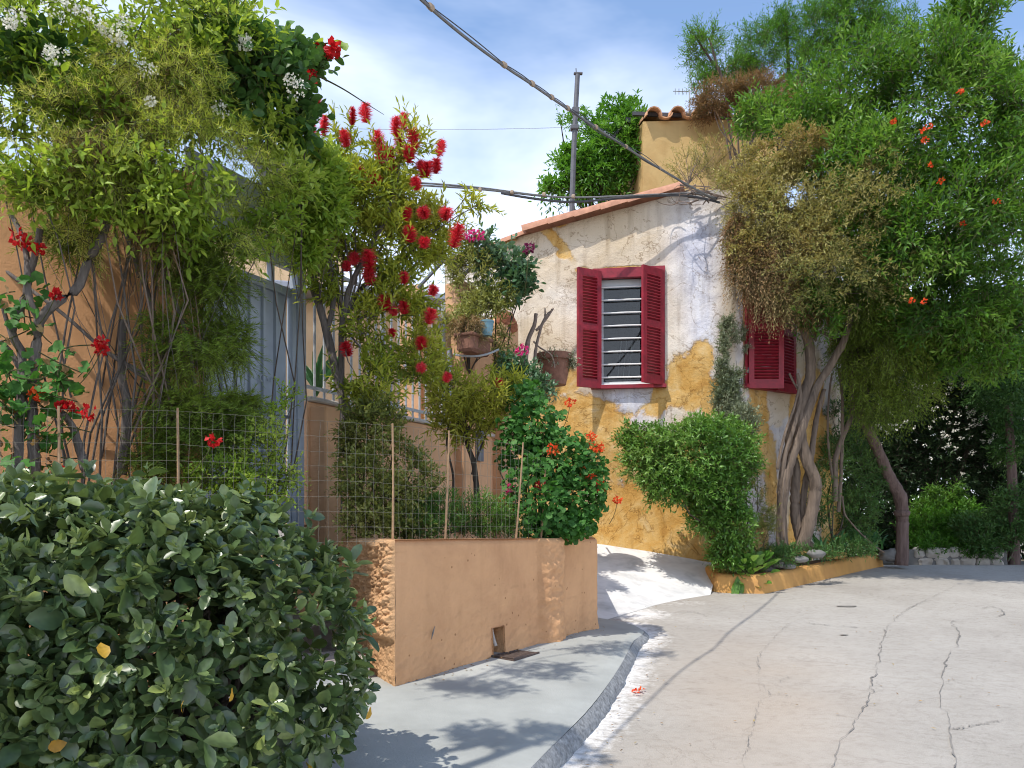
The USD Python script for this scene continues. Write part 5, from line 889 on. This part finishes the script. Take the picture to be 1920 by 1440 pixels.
plant('climbing_greenery', P(880, 700, 9.3), 'yellow green climber round the pillar above the hanging pot', 'climber', [E(880, 510, 9.2, 45, 50, .2), E(900, 570, 9.1, 50, 30, .2), E(870, 600, 9.0, 45, 28, .18), E(930, 560, 9.2, 40, 30, .15), E(860, 470, 9.2, 25, 50, .12), E(945, 650, 9.3, 20, 60, .1)], 560, 9, .065, .016, T_LANCE, 'box_leaf', 93, nst=8, stem_r=.01, sprig=.2, gap=.34)
plant('pot_roots', P(880, 660, 8.9), 'dark dry trailing stems over the rim of the hanging pot', 'plant', [E(880, 610, 8.85, 42, 26, .14)], 240, 10, .06, .008, T_NEED, 'dry_brown', 94, nst=10, stem_r=.006, sprig=.15, droop=1.0)
HP = thing('hanging_pot', P(890, 640, 8.95), 'dark red trough pot hung on the pillar under trailing plants', 'pot')
put(HP, 'trough', box(P(888, 648, 8.95), (.42, .22, .20), ba, .03), 'pot_clay'); put(HP, 'rim', box(P(888, 634, 8.95), (.46, .26, .035), ba, .01), 'pot_clay'); put(HP, 'bracket', tube([P(850, 664, 8.9), P(888, 668, 8.85), P(935, 655, 8.95)], .012, 6, 12), 'rail_metal')
BP = thing('blue_pot', P(912, 618, 8.9), 'small pale blue pot standing in the hanging trough', 'pot'); pc = P(913, 630, 8.85); put(BP, 'body', trimesh.Trimesh(*(lambda m: (m.vertices + pc, m.faces))(trimesh.creation.revolve(np.array([[0, 0], [.055, 0], [.075, .15], [.08, .15], [.08, .165], [.068, .165], [.062, .13], [0, .13]]), sections=20))), 'pot_blue', smooth=40)
TP = thing('flower_pot', P(1038, 720, 9.9), 'weathered terracotta flower pot fixed on the wall left of the window', 'pot'); pc = P(1040, 722, 9.95)
put(TP, 'body', trimesh.Trimesh(*(lambda m: (m.vertices + pc, m.faces))(trimesh.creation.revolve(np.array([[0, 0], [.14, 0], [.20, .30], [.225, .30], [.235, .38], [.205, .38], [.19, .32], [0, .32]]), sections=28))), 'pot_clay', smooth=40); put(TP, 'bracket', tube([pc + [-.25, .3, -.03], pc + [0, .05, -.03], pc + [.0, .6, -.03]], .014, 6, 10), 'gate_dark')
plant('succulent', P(1040, 690, 9.9), 'pale green succulent filling the terracotta pot', 'plant', [E(1040, 672, 9.9, 40, 12, .2), E(1072, 680, 9.85, 12, 14, .08)], 150, 9, .035, .014, T_DIAM, 'grey_leaf', 95, nst=0, sprig=.12, twig=.004)
DB = thing('bare_shrub', P(985, 720, 9.7), 'gnarled bare grey stems in front of the end pillar', 'plant')
for pts, rr in ([[(985, 740), (985, 680), (990, 640), (1003, 605), (1005, 588)], .036], [[(1000, 735), (1003, 670), (1010, 630), (1020, 600), (1035, 580)], .022], [[(1005, 620), (1018, 606), (1030, 590), (1038, 578)], .016], [[(1000, 640), (1010, 650), (1035, 668), (1040, 690)], .010], [[(1022, 596), (1022, 578)], .012]):
    put(DB, 'stem', tube([P(a, b, 9.5) for a, b in pts], [rr, rr * .9, rr * .6], 7, 20, .3, 7), 'twig_dry', smooth=True)
plant('leafy_clump', P(990, 760, 9.2), 'green leafy clump at the foot of the bare stems', 'plant', [E(985, 700, 9.0, 30, 30, .15), E(1000, 730, 8.9, 45, 25, .15), E(960, 690, 9.0, 25, 30, .1)], 240, 7, .07, .032, T_LANCE, 'rose_leaf', 96, nst=5, stem_r=.008, sprig=.18)
AG = thing('agave', P(592, 735, 8.3), 'spiky agave with grey green leaves behind the railing', 'agave'); r = np.random.default_rng(97)
for k in range(11):
    d = nrm(np.array([math.cos(k * 2.4) * .45, math.sin(k * 2.4) * .45, 1.0])); c = P(594, 745, 8.3); v, f, t = leaves(c[None], d[None], np.array([[-d[0], -d[1], .5]]), np.array([.55 * r.uniform(.7, 1.1)]), np.array([.075]), T_LANCE, np.array([.5])); put(AG, 'leaf', (v, f, t), 'strap_leaf', smooth=True)

# ------------------------------------------------------------------ bright tree behind the roof
TB = plant('tree', (1.6, 14.6, 1.6), 'bright green tree with drooping leaves behind the steel pole and roof', 'tree', [E(1150, 265, 14.4, 60, 75, .8), E(1095, 310, 14.3, 45, 45, .6), E(1185, 240, 14.6, 35, 55, .5), E(1120, 335, 14.2, 60, 35, .5), E(1045, 345, 14.2, 35, 12, .3), E(1065, 290, 14.3, 30, 18, .3), E(1065, 212, 14.3, 40, 10, .25), E(1200, 320, 14.3, 20, 40, .4)], 1500, 9, .12, .040, T_LANCE, 'bright_leaf', 101, nst=16, stem_r=.03, root=np.array([1.68, 14.5, 6.6]), sprig=.34, droop=.6, gap=.33, foliage_name='crown')
put(TB, 'trunk', tube([[1.6, 14.6, 1.2], [1.65, 14.6, 4], [1.7, 14.5, 7.2]], [.14, .11, .05], 8, 12), 'bark_grey', smooth=True)

# ------------------------------------------------------------------ right hand trees
TR = plant('tree', (6.6, 12.9, .9), 'big glossy green tree with orange blossoms over the road at the right', 'tree',
      [E(1600, 190, 11.4, 110, 110, 1.2), E(1720, 190, 11.0, 120, 130, 1.3), E(1830, 260, 10.8, 95, 150, 1.2), E(1500, 250, 11.6, 75, 55, .7), E(1620, 320, 11.0, 110, 80, 1.1), E(1790, 400, 10.7, 120, 110, 1.2), E(1700, 460, 10.6, 110, 90, 1.1), E(1850, 540, 10.8, 90, 110, 1.0), E(1430, 215, 12.0, 50, 45, .5), E(1900, 400, 11.0, 50, 160, .9), E(1760, 590, 10.9, 100, 60, .9), E(1640, 420, 11.0, 80, 60, .8), E(1830, 660, 11.3, 90, 50, .8), E(1890, 620, 11.2, 50, 80, .8), E(1760, 670, 11.6, 70, 40, .6), E(1560, 540, 10.9, 60, 50, .4), E(1530, 600, 11.0, 50, 40, .3)], 9500, 9, .108, .033, T_DIAM, 'tree_leaf', 111, nst=30, stem_r=.05, sprig=.34, shell=.45, gap=.44, gs=1.9, lump=.9, foliage_name='crown', root=P(1610, 640, 12.2), stem_mat='bark_dark', twig=.005)
put(TR, 'trunk', tube([P(1690, 1060, 12.95), P(1692, 980, 12.95), P(1690, 940, 12.9), P(1668, 895, 12.8), P(1640, 830, 12.6), P(1612, 770, 12.4), P(1602, 730, 12.3), P(1603, 660, 12.2), P(1600, 560, 12.0)], [.105, .095, .10, .085, .078, .075, .068, .06, .05], 10, 60, .16, 3), 'bark_red', smooth=True)
put(TR, 'knot', trimesh.Trimesh(*(lambda m: (m.vertices * [.125, .125, .08] + P(1691, 962, 12.93), m.faces))(trimesh.creation.icosphere(2, 1.0))), 'bark_red', smooth=True)
r = np.random.default_rng(112)
for a, b, s in ((1742, 238, 7), (1735, 262, 6), (1847, 230, 7), (1765, 340, 6), (1676, 228, 5), (1868, 376, 8), (1800, 172, 5), (1745, 310, 4), (1728, 244, 4), (1710, 563, 5), (1733, 565, 5), (1805, 420, 5)):
    Y = 9.75; put(TR, 'blossom', umbel(P(a, b, Y), s / F * Y * .8, 18, .034, r), 'orange_petal', smooth=True)
T2 = plant('tree', (7.8, 11.6, .8), 'tall leafy tree reaching above the frame at the upper right corner', 'tree', [E(1830, 60, 11.3, 55, 75, .7), E(1880, 160, 11.2, 45, 80, .6), E(1800, 20, 11.5, 40, 40, .5), E(1910, 260, 11.2, 40, 80, .5), E(1780, 130, 11.5, 40, 40, .4)], 1100, 9, .12, .030, T_LANCE, 'tree_leaf', 113, nst=10, stem_r=.03, root=P(1935, 330, 11.3), sprig=.36, gap=.36, upb=.8, foliage_name='crown', twig=.005)
put(T2, 'trunk', tube([[8.5, 11.9, .7], [8.4, 11.8, 3], P(1935, 330, 11.3)], [.12, .09, .05], 8, 14), 'bark_grey', smooth=True)
plant('tree', (4.6, 15.5, .9), 'airy fine leaved tree against the sky behind the upper building', 'tree', [E(1320, 85, 15, 42, 38, .5), E(1425, 90, 15, 50, 50, .6), E(1460, 55, 15, 35, 40, .5), E(1550, 50, 14.5, 75, 75, .8), E(1520, 120, 14.6, 60, 50, .6), E(1600, 20, 14.3, 70, 50, .7), E(1370, 130, 15, 60, 26, .4), E(1320, 150, 15, 26, 20, .3), E(1660, 70, 14.0, 60, 50, .6)], 3000, 12, .085, .015, T_DIAM, 'bright_leaf', 114, nst=26, stem_r=.06, sprig=.34, gap=.37, lump=.9, foliage_name='crown', root=P(1480, 330, 14.8), twig=.005)
plant('dead_bush', P(1390, 330, 13.4), 'brown withered bush above the wavy tile eave', 'bush', [E(1350, 178, 13.2, 50, 22, .4), E(1420, 172, 13.1, 55, 28, .4), E(1470, 190, 12.9, 40, 24, .3), E(1330, 205, 13.2, 35, 14, .3)], 900, 12, .08, .012, T_DIAM, 'dry_brown', 115, nst=14, stem_r=.02, sprig=.26, gap=.36, stem_mat='twig_dry')
plant('dry_weeds', P(1290, 345, 11.6), 'dry stalky weeds growing on the house roof corner', 'weeds', [E(1290, 305, 11.7, 45, 34, .25), E(1330, 290, 11.7, 35, 45, .2)], 160, 12, .05, .010, T_DIAM, 'dry_olive', 116, nst=14, stem_r=.006, sprig=.3, upb=1.2, stem_mat='twig_dry')
# dry climber hanging over the house corner
plant('dry_climber', P(1470, 1030, 11.5), 'withered olive brown climber hanging over the house corner above the side window', 'climber',
      [E(1440, 310, 11.15, 65, 55, .35), E(1420, 400, 10.9, 62, 70, .3), E(1500, 360, 11.1, 75, 70, .4), E(1490, 450, 11.0, 75, 75, .35), E(1560, 420, 11.1, 70, 80, .4), E(1400, 470, 10.85, 40, 50, .2), E(1590, 330, 11.0, 55, 50, .3), E(1380, 340, 11.0, 40, 40, .2), E(1500, 270, 10.9, 60, 40, .3)], 4700, 11, .055, .018, T_DIAM, 'dry_olive', 117, nst=16, stem_r=.012, sprig=.22, gap=.38, gs=3.0, droop=.25, lump=.85, upb=.15, root=P(1530, 640, 11.5), stem_mat='bark_tan')
plant('dry_climber', P(1480, 1030, 11.4), 'rust brown dead fringe drooping over the top of the side window', 'climber', [E(1405, 500, 10.85, 45, 50, .18), E(1450, 540, 10.9, 55, 45, .2), E(1440, 470, 10.9, 60, 45, .2), E(1510, 560, 11.1, 45, 35, .2), E(1380, 440, 10.85, 22, 50, .14)], 1500, 12, .06, .013, T_DIAM, 'dry_brown', 118, nst=12, stem_r=.01, sprig=.24, gap=.36, droop=1.1, upb=-.5, root=P(1520, 480, 11.2), stem_mat='twig_dry')
plant('dry_climber', P(1560, 1030, 11.3), 'loose straw coloured sprays mingling with the green crown above the twisted trunks', 'climber', [E(1570, 430, 10.5, 130, 150, .6), E(1620, 500, 10.5, 90, 90, .5), E(1520, 520, 10.8, 70, 70, .4), E(1640, 360, 10.3, 80, 80, .5)], 1700, 9, .06, .018, T_DIAM, 'straw_leaf', 126, nst=6, stem_r=.008, sprig=.3, shell=.15, gap=.45, gs=3.0, droop=.3, lump=.9, root=P(1560, 560, 11.2), stem_mat='bark_tan')
plant('hanging_foliage', P(1600, 700, 12.0), 'mid green drooping foliage beneath the big tree right of the twisted trunk', 'tree branch', [E(1620, 560, 11.4, 70, 60, .6), E(1660, 640, 11.5, 75, 60, .6), E(1700, 720, 11.7, 55, 60, .5), E(1600, 650, 11.8, 45, 60, .4), E(1550, 560, 11.4, 50, 45, .3), E(1640, 740, 11.8, 50, 60, .4), E(1720, 600, 11.4, 60, 60, .5)], 3000, 12, .07, .014, T_DIAM, 'fern_leaf', 119, nst=14, stem_r=.02, sprig=.3, gap=.36, droop=.7, upb=-.2, root=P(1603, 640, 12.1))
TT = thing('twisted_trunks', P(1500, 1030, 11.5), 'bundle of twisted bare climber trunks rising from the bed against the house', 'climber')
for pts, rr, Y in ([[(1500, 1030), (1522, 960), (1530, 910), (1512, 860), (1500, 810), (1505, 750), (1520, 700), (1518, 650), (1500, 590), (1505, 500)], .105, 11.45], [[(1470, 1040), (1466, 960), (1476, 890), (1495, 830), (1515, 770), (1535, 720), (1560, 680), (1585, 630), (1600, 560)], .085, 11.40], [[(1505, 1020), (1490, 950), (1492, 880), (1480, 830), (1495, 770), (1510, 720)], .085, 11.55],
                   [[(1462, 1030), (1462, 930), (1470, 860), (1488, 800), (1500, 740), (1495, 700)], .05, 11.35], [[(1530, 1030), (1500, 1000), (1508, 920), (1520, 860), (1530, 790), (1545, 730)], .06, 11.6], [[(1458, 880), (1470, 820), (1490, 760), (1500, 720)], .025, 11.3], [[(1480, 1060), (1470, 1000), (1466, 940), (1474, 880)], .03, 11.2], [[(1480, 700), (1500, 735), (1525, 760)], .018, 11.4]):
    put(TT, 'trunk', tube([P(a, b, Y + .05 * math.sin(b * .02)) for a, b in pts], [rr * .92, rr * .8, rr * .74, rr * .66, rr * .5], 10, 50, .22, int(rr * 1000)), 'bark_tan', smooth=True)
TL = thing('crooked_climber', P(1590, 950, 12.0), 'thin crooked climbing stems right of the twisted trunks', 'climber')
for pts, rr in ([[(1566, 940), (1566, 870), (1580, 820), (1598, 770), (1597, 720), (1585, 670), (1575, 640)], .045], [[(1572, 960), (1578, 860), (1580, 760), (1572, 690)], .03], [[(1580, 930), (1583, 960), (1600, 985), (1630, 1015), (1658, 1036)], .014], [[(1562, 900), (1552, 800), (1560, 700)], .02]): put(TL, 'stem', tube([P(a, b, 12.0) for a, b in pts], [rr, rr * .85, rr * .7], 8, 30, .2, 9), 'bark_tan', smooth=True)
plant('dark_shrub', P(1560, 1010, 12.2), 'dark narrow shrub between the twisted trunks and the leaning trunk', 'shrub', [E(1612, 890, 12.9, 40, 80, .4), E(1560, 870, 12.2, 26, 70, .25), E(1540, 930, 12.1, 30, 60, .25), E(1600, 960, 12.6, 50, 50, .35), E(1570, 800, 12.4, 26, 60, .2)], 900, 10, .07, .018, T_DIAM, 'dark_leaf', 120, nst=8, stem_r=.015, sprig=.24, gap=.33)
plant('silver_creeper', P(1385, 800, 11.2), 'narrow grey green creeper climbing the house corner beside the side window', 'creeper', [E(1366, 630, 11.2, 20, 40, .1), E(1368, 690, 11.15, 26, 50, .13), E(1362, 745, 11.1, 30, 40, .14), E(1385, 790, 11.0, 40, 40, .16), E(1395, 640, 11.3, 10, 30, .06)], 1500, 10, .045, .017, T_DIAM, 'grey_leaf', 121, nst=3, stem_r=.008, sprig=.16, gap=.3, upb=.7)
BU = plant('bush', P(1385, 1075, 10.75), 'round bright green bush leaning over the white ramp beside the house', 'bush', [E(1300, 850, 10.4, 105, 70, .55), E(1220, 850, 10.4, 58, 60, .42), E(1375, 850, 10.5, 52, 65, .4), E(1270, 905, 10.3, 80, 42, .4), E(1345, 930, 10.4, 60, 50, .4), E(1370, 985, 10.45, 48, 55, .3), E(1335, 960, 10.45, 50, 45, .3), E(1365, 1035, 10.5, 40, 34, .22), E(1180, 820, 10.5, 22, 32, .25), E(1330, 800, 10.5, 55, 25, .3)], 3900, 9, .062, .024, T_LANCE, 'bush_leaf', 122, nst=8, stem_r=.014, sprig=.2, shell=.45, gap=.18, lump=.55, droop=.3, root=P(1385, 1060, 10.75))
plant('withered_shrub', P(1400, 1085, 10.75), 'brownish half withered shrub under the round green bush', 'shrub', [E(1375, 1020, 10.6, 40, 50, .25), E(1420, 960, 10.8, 36, 60, .25), E(1430, 1010, 10.8, 32, 60, .25), E(1350, 1055, 10.55, 22, 26, .15), E(1405, 900, 10.8, 30, 30, .2)], 900, 10, .04, .012, T_DIAM, 'box_leaf', 123, nst=10, stem_r=.012, sprig=.18, gap=.36)
BL = thing('broad_leaf_plant', P(1405, 1095, 10.5), 'low plant with broad shiny leaves drooping over the ochre kerb', 'plant'); r = np.random.default_rng(124)
p = P(1405, 1066, 10.5) + r.normal(0, 1, (80, 3)) * [.13, .10, .10]; d = nrm((p - P(1405, 1085, 10.5)) * [1, 1, .8] + [0, -.08, .06]); split_leaves(BL, 'leaf', leaves(p, d + [0, 0, -.05], d * .4 + [0, -.3, .9] + r.normal(0, .25, p.shape), .17 * r.uniform(.6, 1.1, 80), .10 * r.uniform(.7, 1.1, 80), T_OVAL, r.random(80)), T_OVAL, 'bush_leaf', 80, 'leaves')
q = np.array([P(1383, 1080, 10.4), P(1388, 1085, 10.4), P(1378, 1090, 10.38)]); put(BL, 'leaf', leaves(q, np.array([[-.1, -.3, -1.0]] * 3), np.array([[0, -1, .2]] * 3), .24, .11, T_OVAL, np.array([.4, .6, .5])), 'bush_leaf', smooth=True)
def strap_clump(base, label, n, L, seed, name='strap_leaf_clump'):
    r = np.random.default_rng(seed); T = thing(name, base, label, 'plant')
    for k in range(n):
        az = r.uniform(0, 6.28); d = np.array([math.cos(az), math.sin(az), 0]); ll = L * r.uniform(.6, 1.1); w = .018 * r.uniform(.8, 1.3); b = base + r.normal(0, .05, 3) * [1, 1, 0]; u = np.linspace(0, 1, 7); reach = r.uniform(.35, .8)
        c = b + d * (ll * reach * u ** 1.4)[:, None] + np.array([0, 0, 1.0]) * (ll * (1.15 * u - .75 * u ** 2.2 * reach * 1.4))[:, None]; s = np.array([-d[1], d[0], 0]); ww = w * (1 - u ** 2.5) + .001
        v = np.vstack([c + s * ww[:, None], c - s * ww[:, None]]); i = np.arange(6); put(T, 'leaf', (v, np.vstack([np.stack([i, i + 7, i + 8], 1), np.stack([i, i + 8, i + 1], 1)]), np.full(14, r.random())), 'strap_leaf', smooth=True)
for k, (a, b, Y, n) in enumerate(((1575, 1035, 12.0, 34), (1612, 1030, 12.4, 34), (1640, 1030, 12.8, 22), (1540, 1040, 11.6, 14))):
    strap_clump(P(a, b, Y), ['strap leaved clump in the bed right of the twisted trunks', 'strap leaved clump in the middle of the far kerb stretch', 'strap leaved clump at the far end of the ochre kerb', 'sparse strap leaved clump at the twisted trunk foot'][k], n, .55, 130 + k)
plant('bed_undergrowth', P(1540, 1040, 11.4), 'low dark green growth covering the ground of the kerbed bed', 'undergrowth', [E(1500, 1035, 11.2, 70, 14, .3), E(1590, 1025, 11.9, 60, 14, .3), E(1450, 1040, 10.9, 40, 16, .25)], 420, 8, .07, .018, T_DIAM, 'dark_leaf', 125, nst=0, sprig=.16)

# ------------------------------------------------------------------ beyond the crest
LW = thing('stone_wall', (6.9, 14.6, .8), 'low sunlit pale stone wall beyond the leaning trunk', 'wall'); r = np.random.default_rng(140)
wa, wb = PXY(1690, 14.7), PXY(1880, 14.3)
cuts = np.cumsum(r.uniform(.5, 1.5, (2, 7)), 1)
for k in range(6):
    for row in range(2):
        u0, u1 = cuts[row, k] / cuts[row, -1], cuts[row, k + 1] / cuts[row, -1]; a = wa + (wb - wa) * (u0 + u1) / 2; w = np.linalg.norm(wb - wa) * (u1 - u0) * .96; m = box([0, 0, 0], (w, .26 + .04 * r.random(), .19), 0, .035); m = m.subdivide().subdivide(); m.vertices += (meshkit.fbm(m.vertices * 7 + k * 3.1 + row, 3, k) - .5)[:, None] * [.10, .10, .05]
        m.apply_transform(trimesh.transformations.rotation_matrix(math.atan2(*(wb - wa)[::-1]), [0, 0, 1])); m.apply_translation([*a, .87 + .19 * row + r.normal(0, .006)]); put(LW, 'stone', m, 'pale_wall', smooth=35)
put(LW, 'core', box([*((wa + wb) / 2), .90], (np.linalg.norm(wb - wa) * 1.05, .2, .42), math.atan2(*(wb - wa)[::-1]), .02), 'stone_grey')
plant('green_shrub', (7.5, 15.1, .9), 'sunlit yellow green shrub on top of the low stone wall', 'shrub', [E(1745, 985, 15.0, 55, 32, .4), E(1790, 1000, 14.9, 50, 30, .35), E(1800, 960, 15.0, 40, 26, .3), E(1720, 1010, 14.9, 35, 20, .3), E(1760, 1022, 14.5, 50, 14, .12), E(1840, 1030, 14.3, 40, 16, .12)], 1100, 9, .075, .028, T_LANCE, 'bright_leaf', 141, nst=8, stem_r=.015, sprig=.24, upb=.9)
plant('upright_shrub', (8.0, 15.3, .9), 'upright leafy stalks standing in front of the dark thicket', 'shrub', [E(1752, 935, 15.1, 16, 26, .15), E(1792, 930, 15.1, 14, 30, .15), E(1730, 960, 15.2, 20, 24, .2)], 220, 9, .10, .028, T_LANCE, 'bush_leaf', 142, nst=6, stem_r=.01, sprig=.26, upb=1.2)
plant('dark_bush', (8.8, 14.3, .85), 'dark green bush at the right edge beside the road crest', 'bush', [E(1850, 1010, 14.3, 50, 32, .4), E(1900, 960, 14.2, 40, 60, .4), E(1830, 985, 14.5, 50, 24, .35)], 1000, 9, .08, .025, T_DIAM, 'dark_leaf', 143, nst=8, stem_r=.02, sprig=.26)
ST = thing('tree', (9.0, 14.4, .85), 'slim pale trunked tree in front of the dark thicket at the right edge', 'tree'); put(ST, 'trunk', tube([P(1902, 1062, 14.3), P(1900, 960, 14.3), P(1896, 860, 14.3), P(1890, 760, 14.3)], [.10, .085, .08, .06], 8, 24, .12, 4), 'bark_red', smooth=True)
r = np.random.default_rng(144); lm, tw = foliage([E(1880, 700, 14.2, 60, 90, .7), E(1900, 820, 14.4, 40, 60, .4)], 900, 9, .09, .03, T_DIAM, r, sprig=.3, seed=144); put(ST, 'crown', lm, 'dark_leaf', smooth=True, kind='stuff')
TK = thing('thicket', (8.5, 16.5, .85), 'dark shaded thicket dotted with white blossoms beyond the road crest', 'thicket'); r = np.random.default_rng(145)
tb_ = [E(1760, 800, 15.9, 110, 110, .9), E(1880, 780, 15.6, 80, 130, .9), E(1660, 800, 16.2, 70, 130, .9), E(1800, 690, 15.4, 130, 80, .9), E(1700, 700, 15.8, 90, 90, .8), E(1900, 640, 15, 70, 110, .8), E(1640, 930, 16.2, 60, 70, .6), E(1890, 930, 15.5, 60, 60, .6)]
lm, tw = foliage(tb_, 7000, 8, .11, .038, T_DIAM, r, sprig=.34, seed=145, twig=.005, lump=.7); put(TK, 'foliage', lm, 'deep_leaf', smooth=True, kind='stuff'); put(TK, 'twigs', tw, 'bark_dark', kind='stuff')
put(TK, 'stem', branches([8.6, 16.5, .8], [b[0] for b in tb_], r, .07), 'bark_dark'); m = MB()
for k in range(170): a = 1640 + 280 * r.random(); b = 745 + 60 * (a - 1640) / 280 + r.normal(0, 45); m.add(umbel(P(a, b, 14.75 + .2 * r.random() - (.3 if a > 1850 else 0)), .03, 9, .035, r))
put(TK, 'blossoms', m.get(), 'white_petal', smooth=True, kind='stuff')
lm, tw = foliage([(np.array([9.5, 20, 2.5]), np.array([7.5, 1.6, 3.4])), (np.array([15, 17, 2.6]), np.array([3.5, 3, 3.4])), (np.array([8, 20.5, 5.5]), np.array([4.5, 1.8, 2.5]))], 9000, 7, .26, .11, T_DIAM, r, sprig=.5, shell=.3, lump=.5, seed=146)
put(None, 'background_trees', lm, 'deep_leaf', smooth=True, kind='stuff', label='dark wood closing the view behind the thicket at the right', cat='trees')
# small things on the road
FL = thing('fallen_flower', [*on_road(1197, 1300), .4], 'fallen orange red petals on the white gutter', 'flower'); c = on_road(1197, 1300); r = np.random.default_rng(150)
p = np.column_stack([c + r.normal(0, .03, (16, 2)), np.full(16, float(gz(*c)) + .022)]); put(FL, 'petals', leaves(p, r.normal(0, 1, p.shape) * [1, 1, .25], r.normal(0, .4, p.shape) + [0, 0, 1], .03, .025, T_DIAM, r.random(16)), 'orange_petal')
fl = []
for k in range(260):
    q = np.array([r.uniform(-.6, 5.5), r.uniform(4.6, 11.5)])
    if k < 130: i = r.integers(8, 56); q = kerb[i] + np.array([.06 + abs(r.normal(0, .12)), r.normal(0, .1)])
    fl.append(q)
fl = np.array(fl); keep = (np.abs(fl[:, 0]) < 6); fl = fl[keep]; wb_ = np.array([A + AB * u + an * abs(r.normal(0, .07)) for u in r.random(90)]); wb_ = np.column_stack([wb_, pv[pk.query(wb_)[1], 2] + .006])
inside = np.array([((kerb[np.argmin(np.abs(kerb[:, 1] - q[1]))][0]) < q[0] - .02) for q in fl]); fl = fl[inside]
p = np.vstack([np.column_stack([fl, gz(fl[:, 0], fl[:, 1]) + .014]), wb_]); put(None, 'leaf_litter', leaves(p, r.normal(0, 1, p.shape) * [1, 1, .1], r.normal(0, .2, p.shape) + [0, 0, 1], .032 * r.uniform(.4, 1.1, len(p)), .014, T_DIAM, r.random(len(p))), 'dry_brown', kind='stuff', label='scattered dry leaves along the gutter and road', cat='leaves')
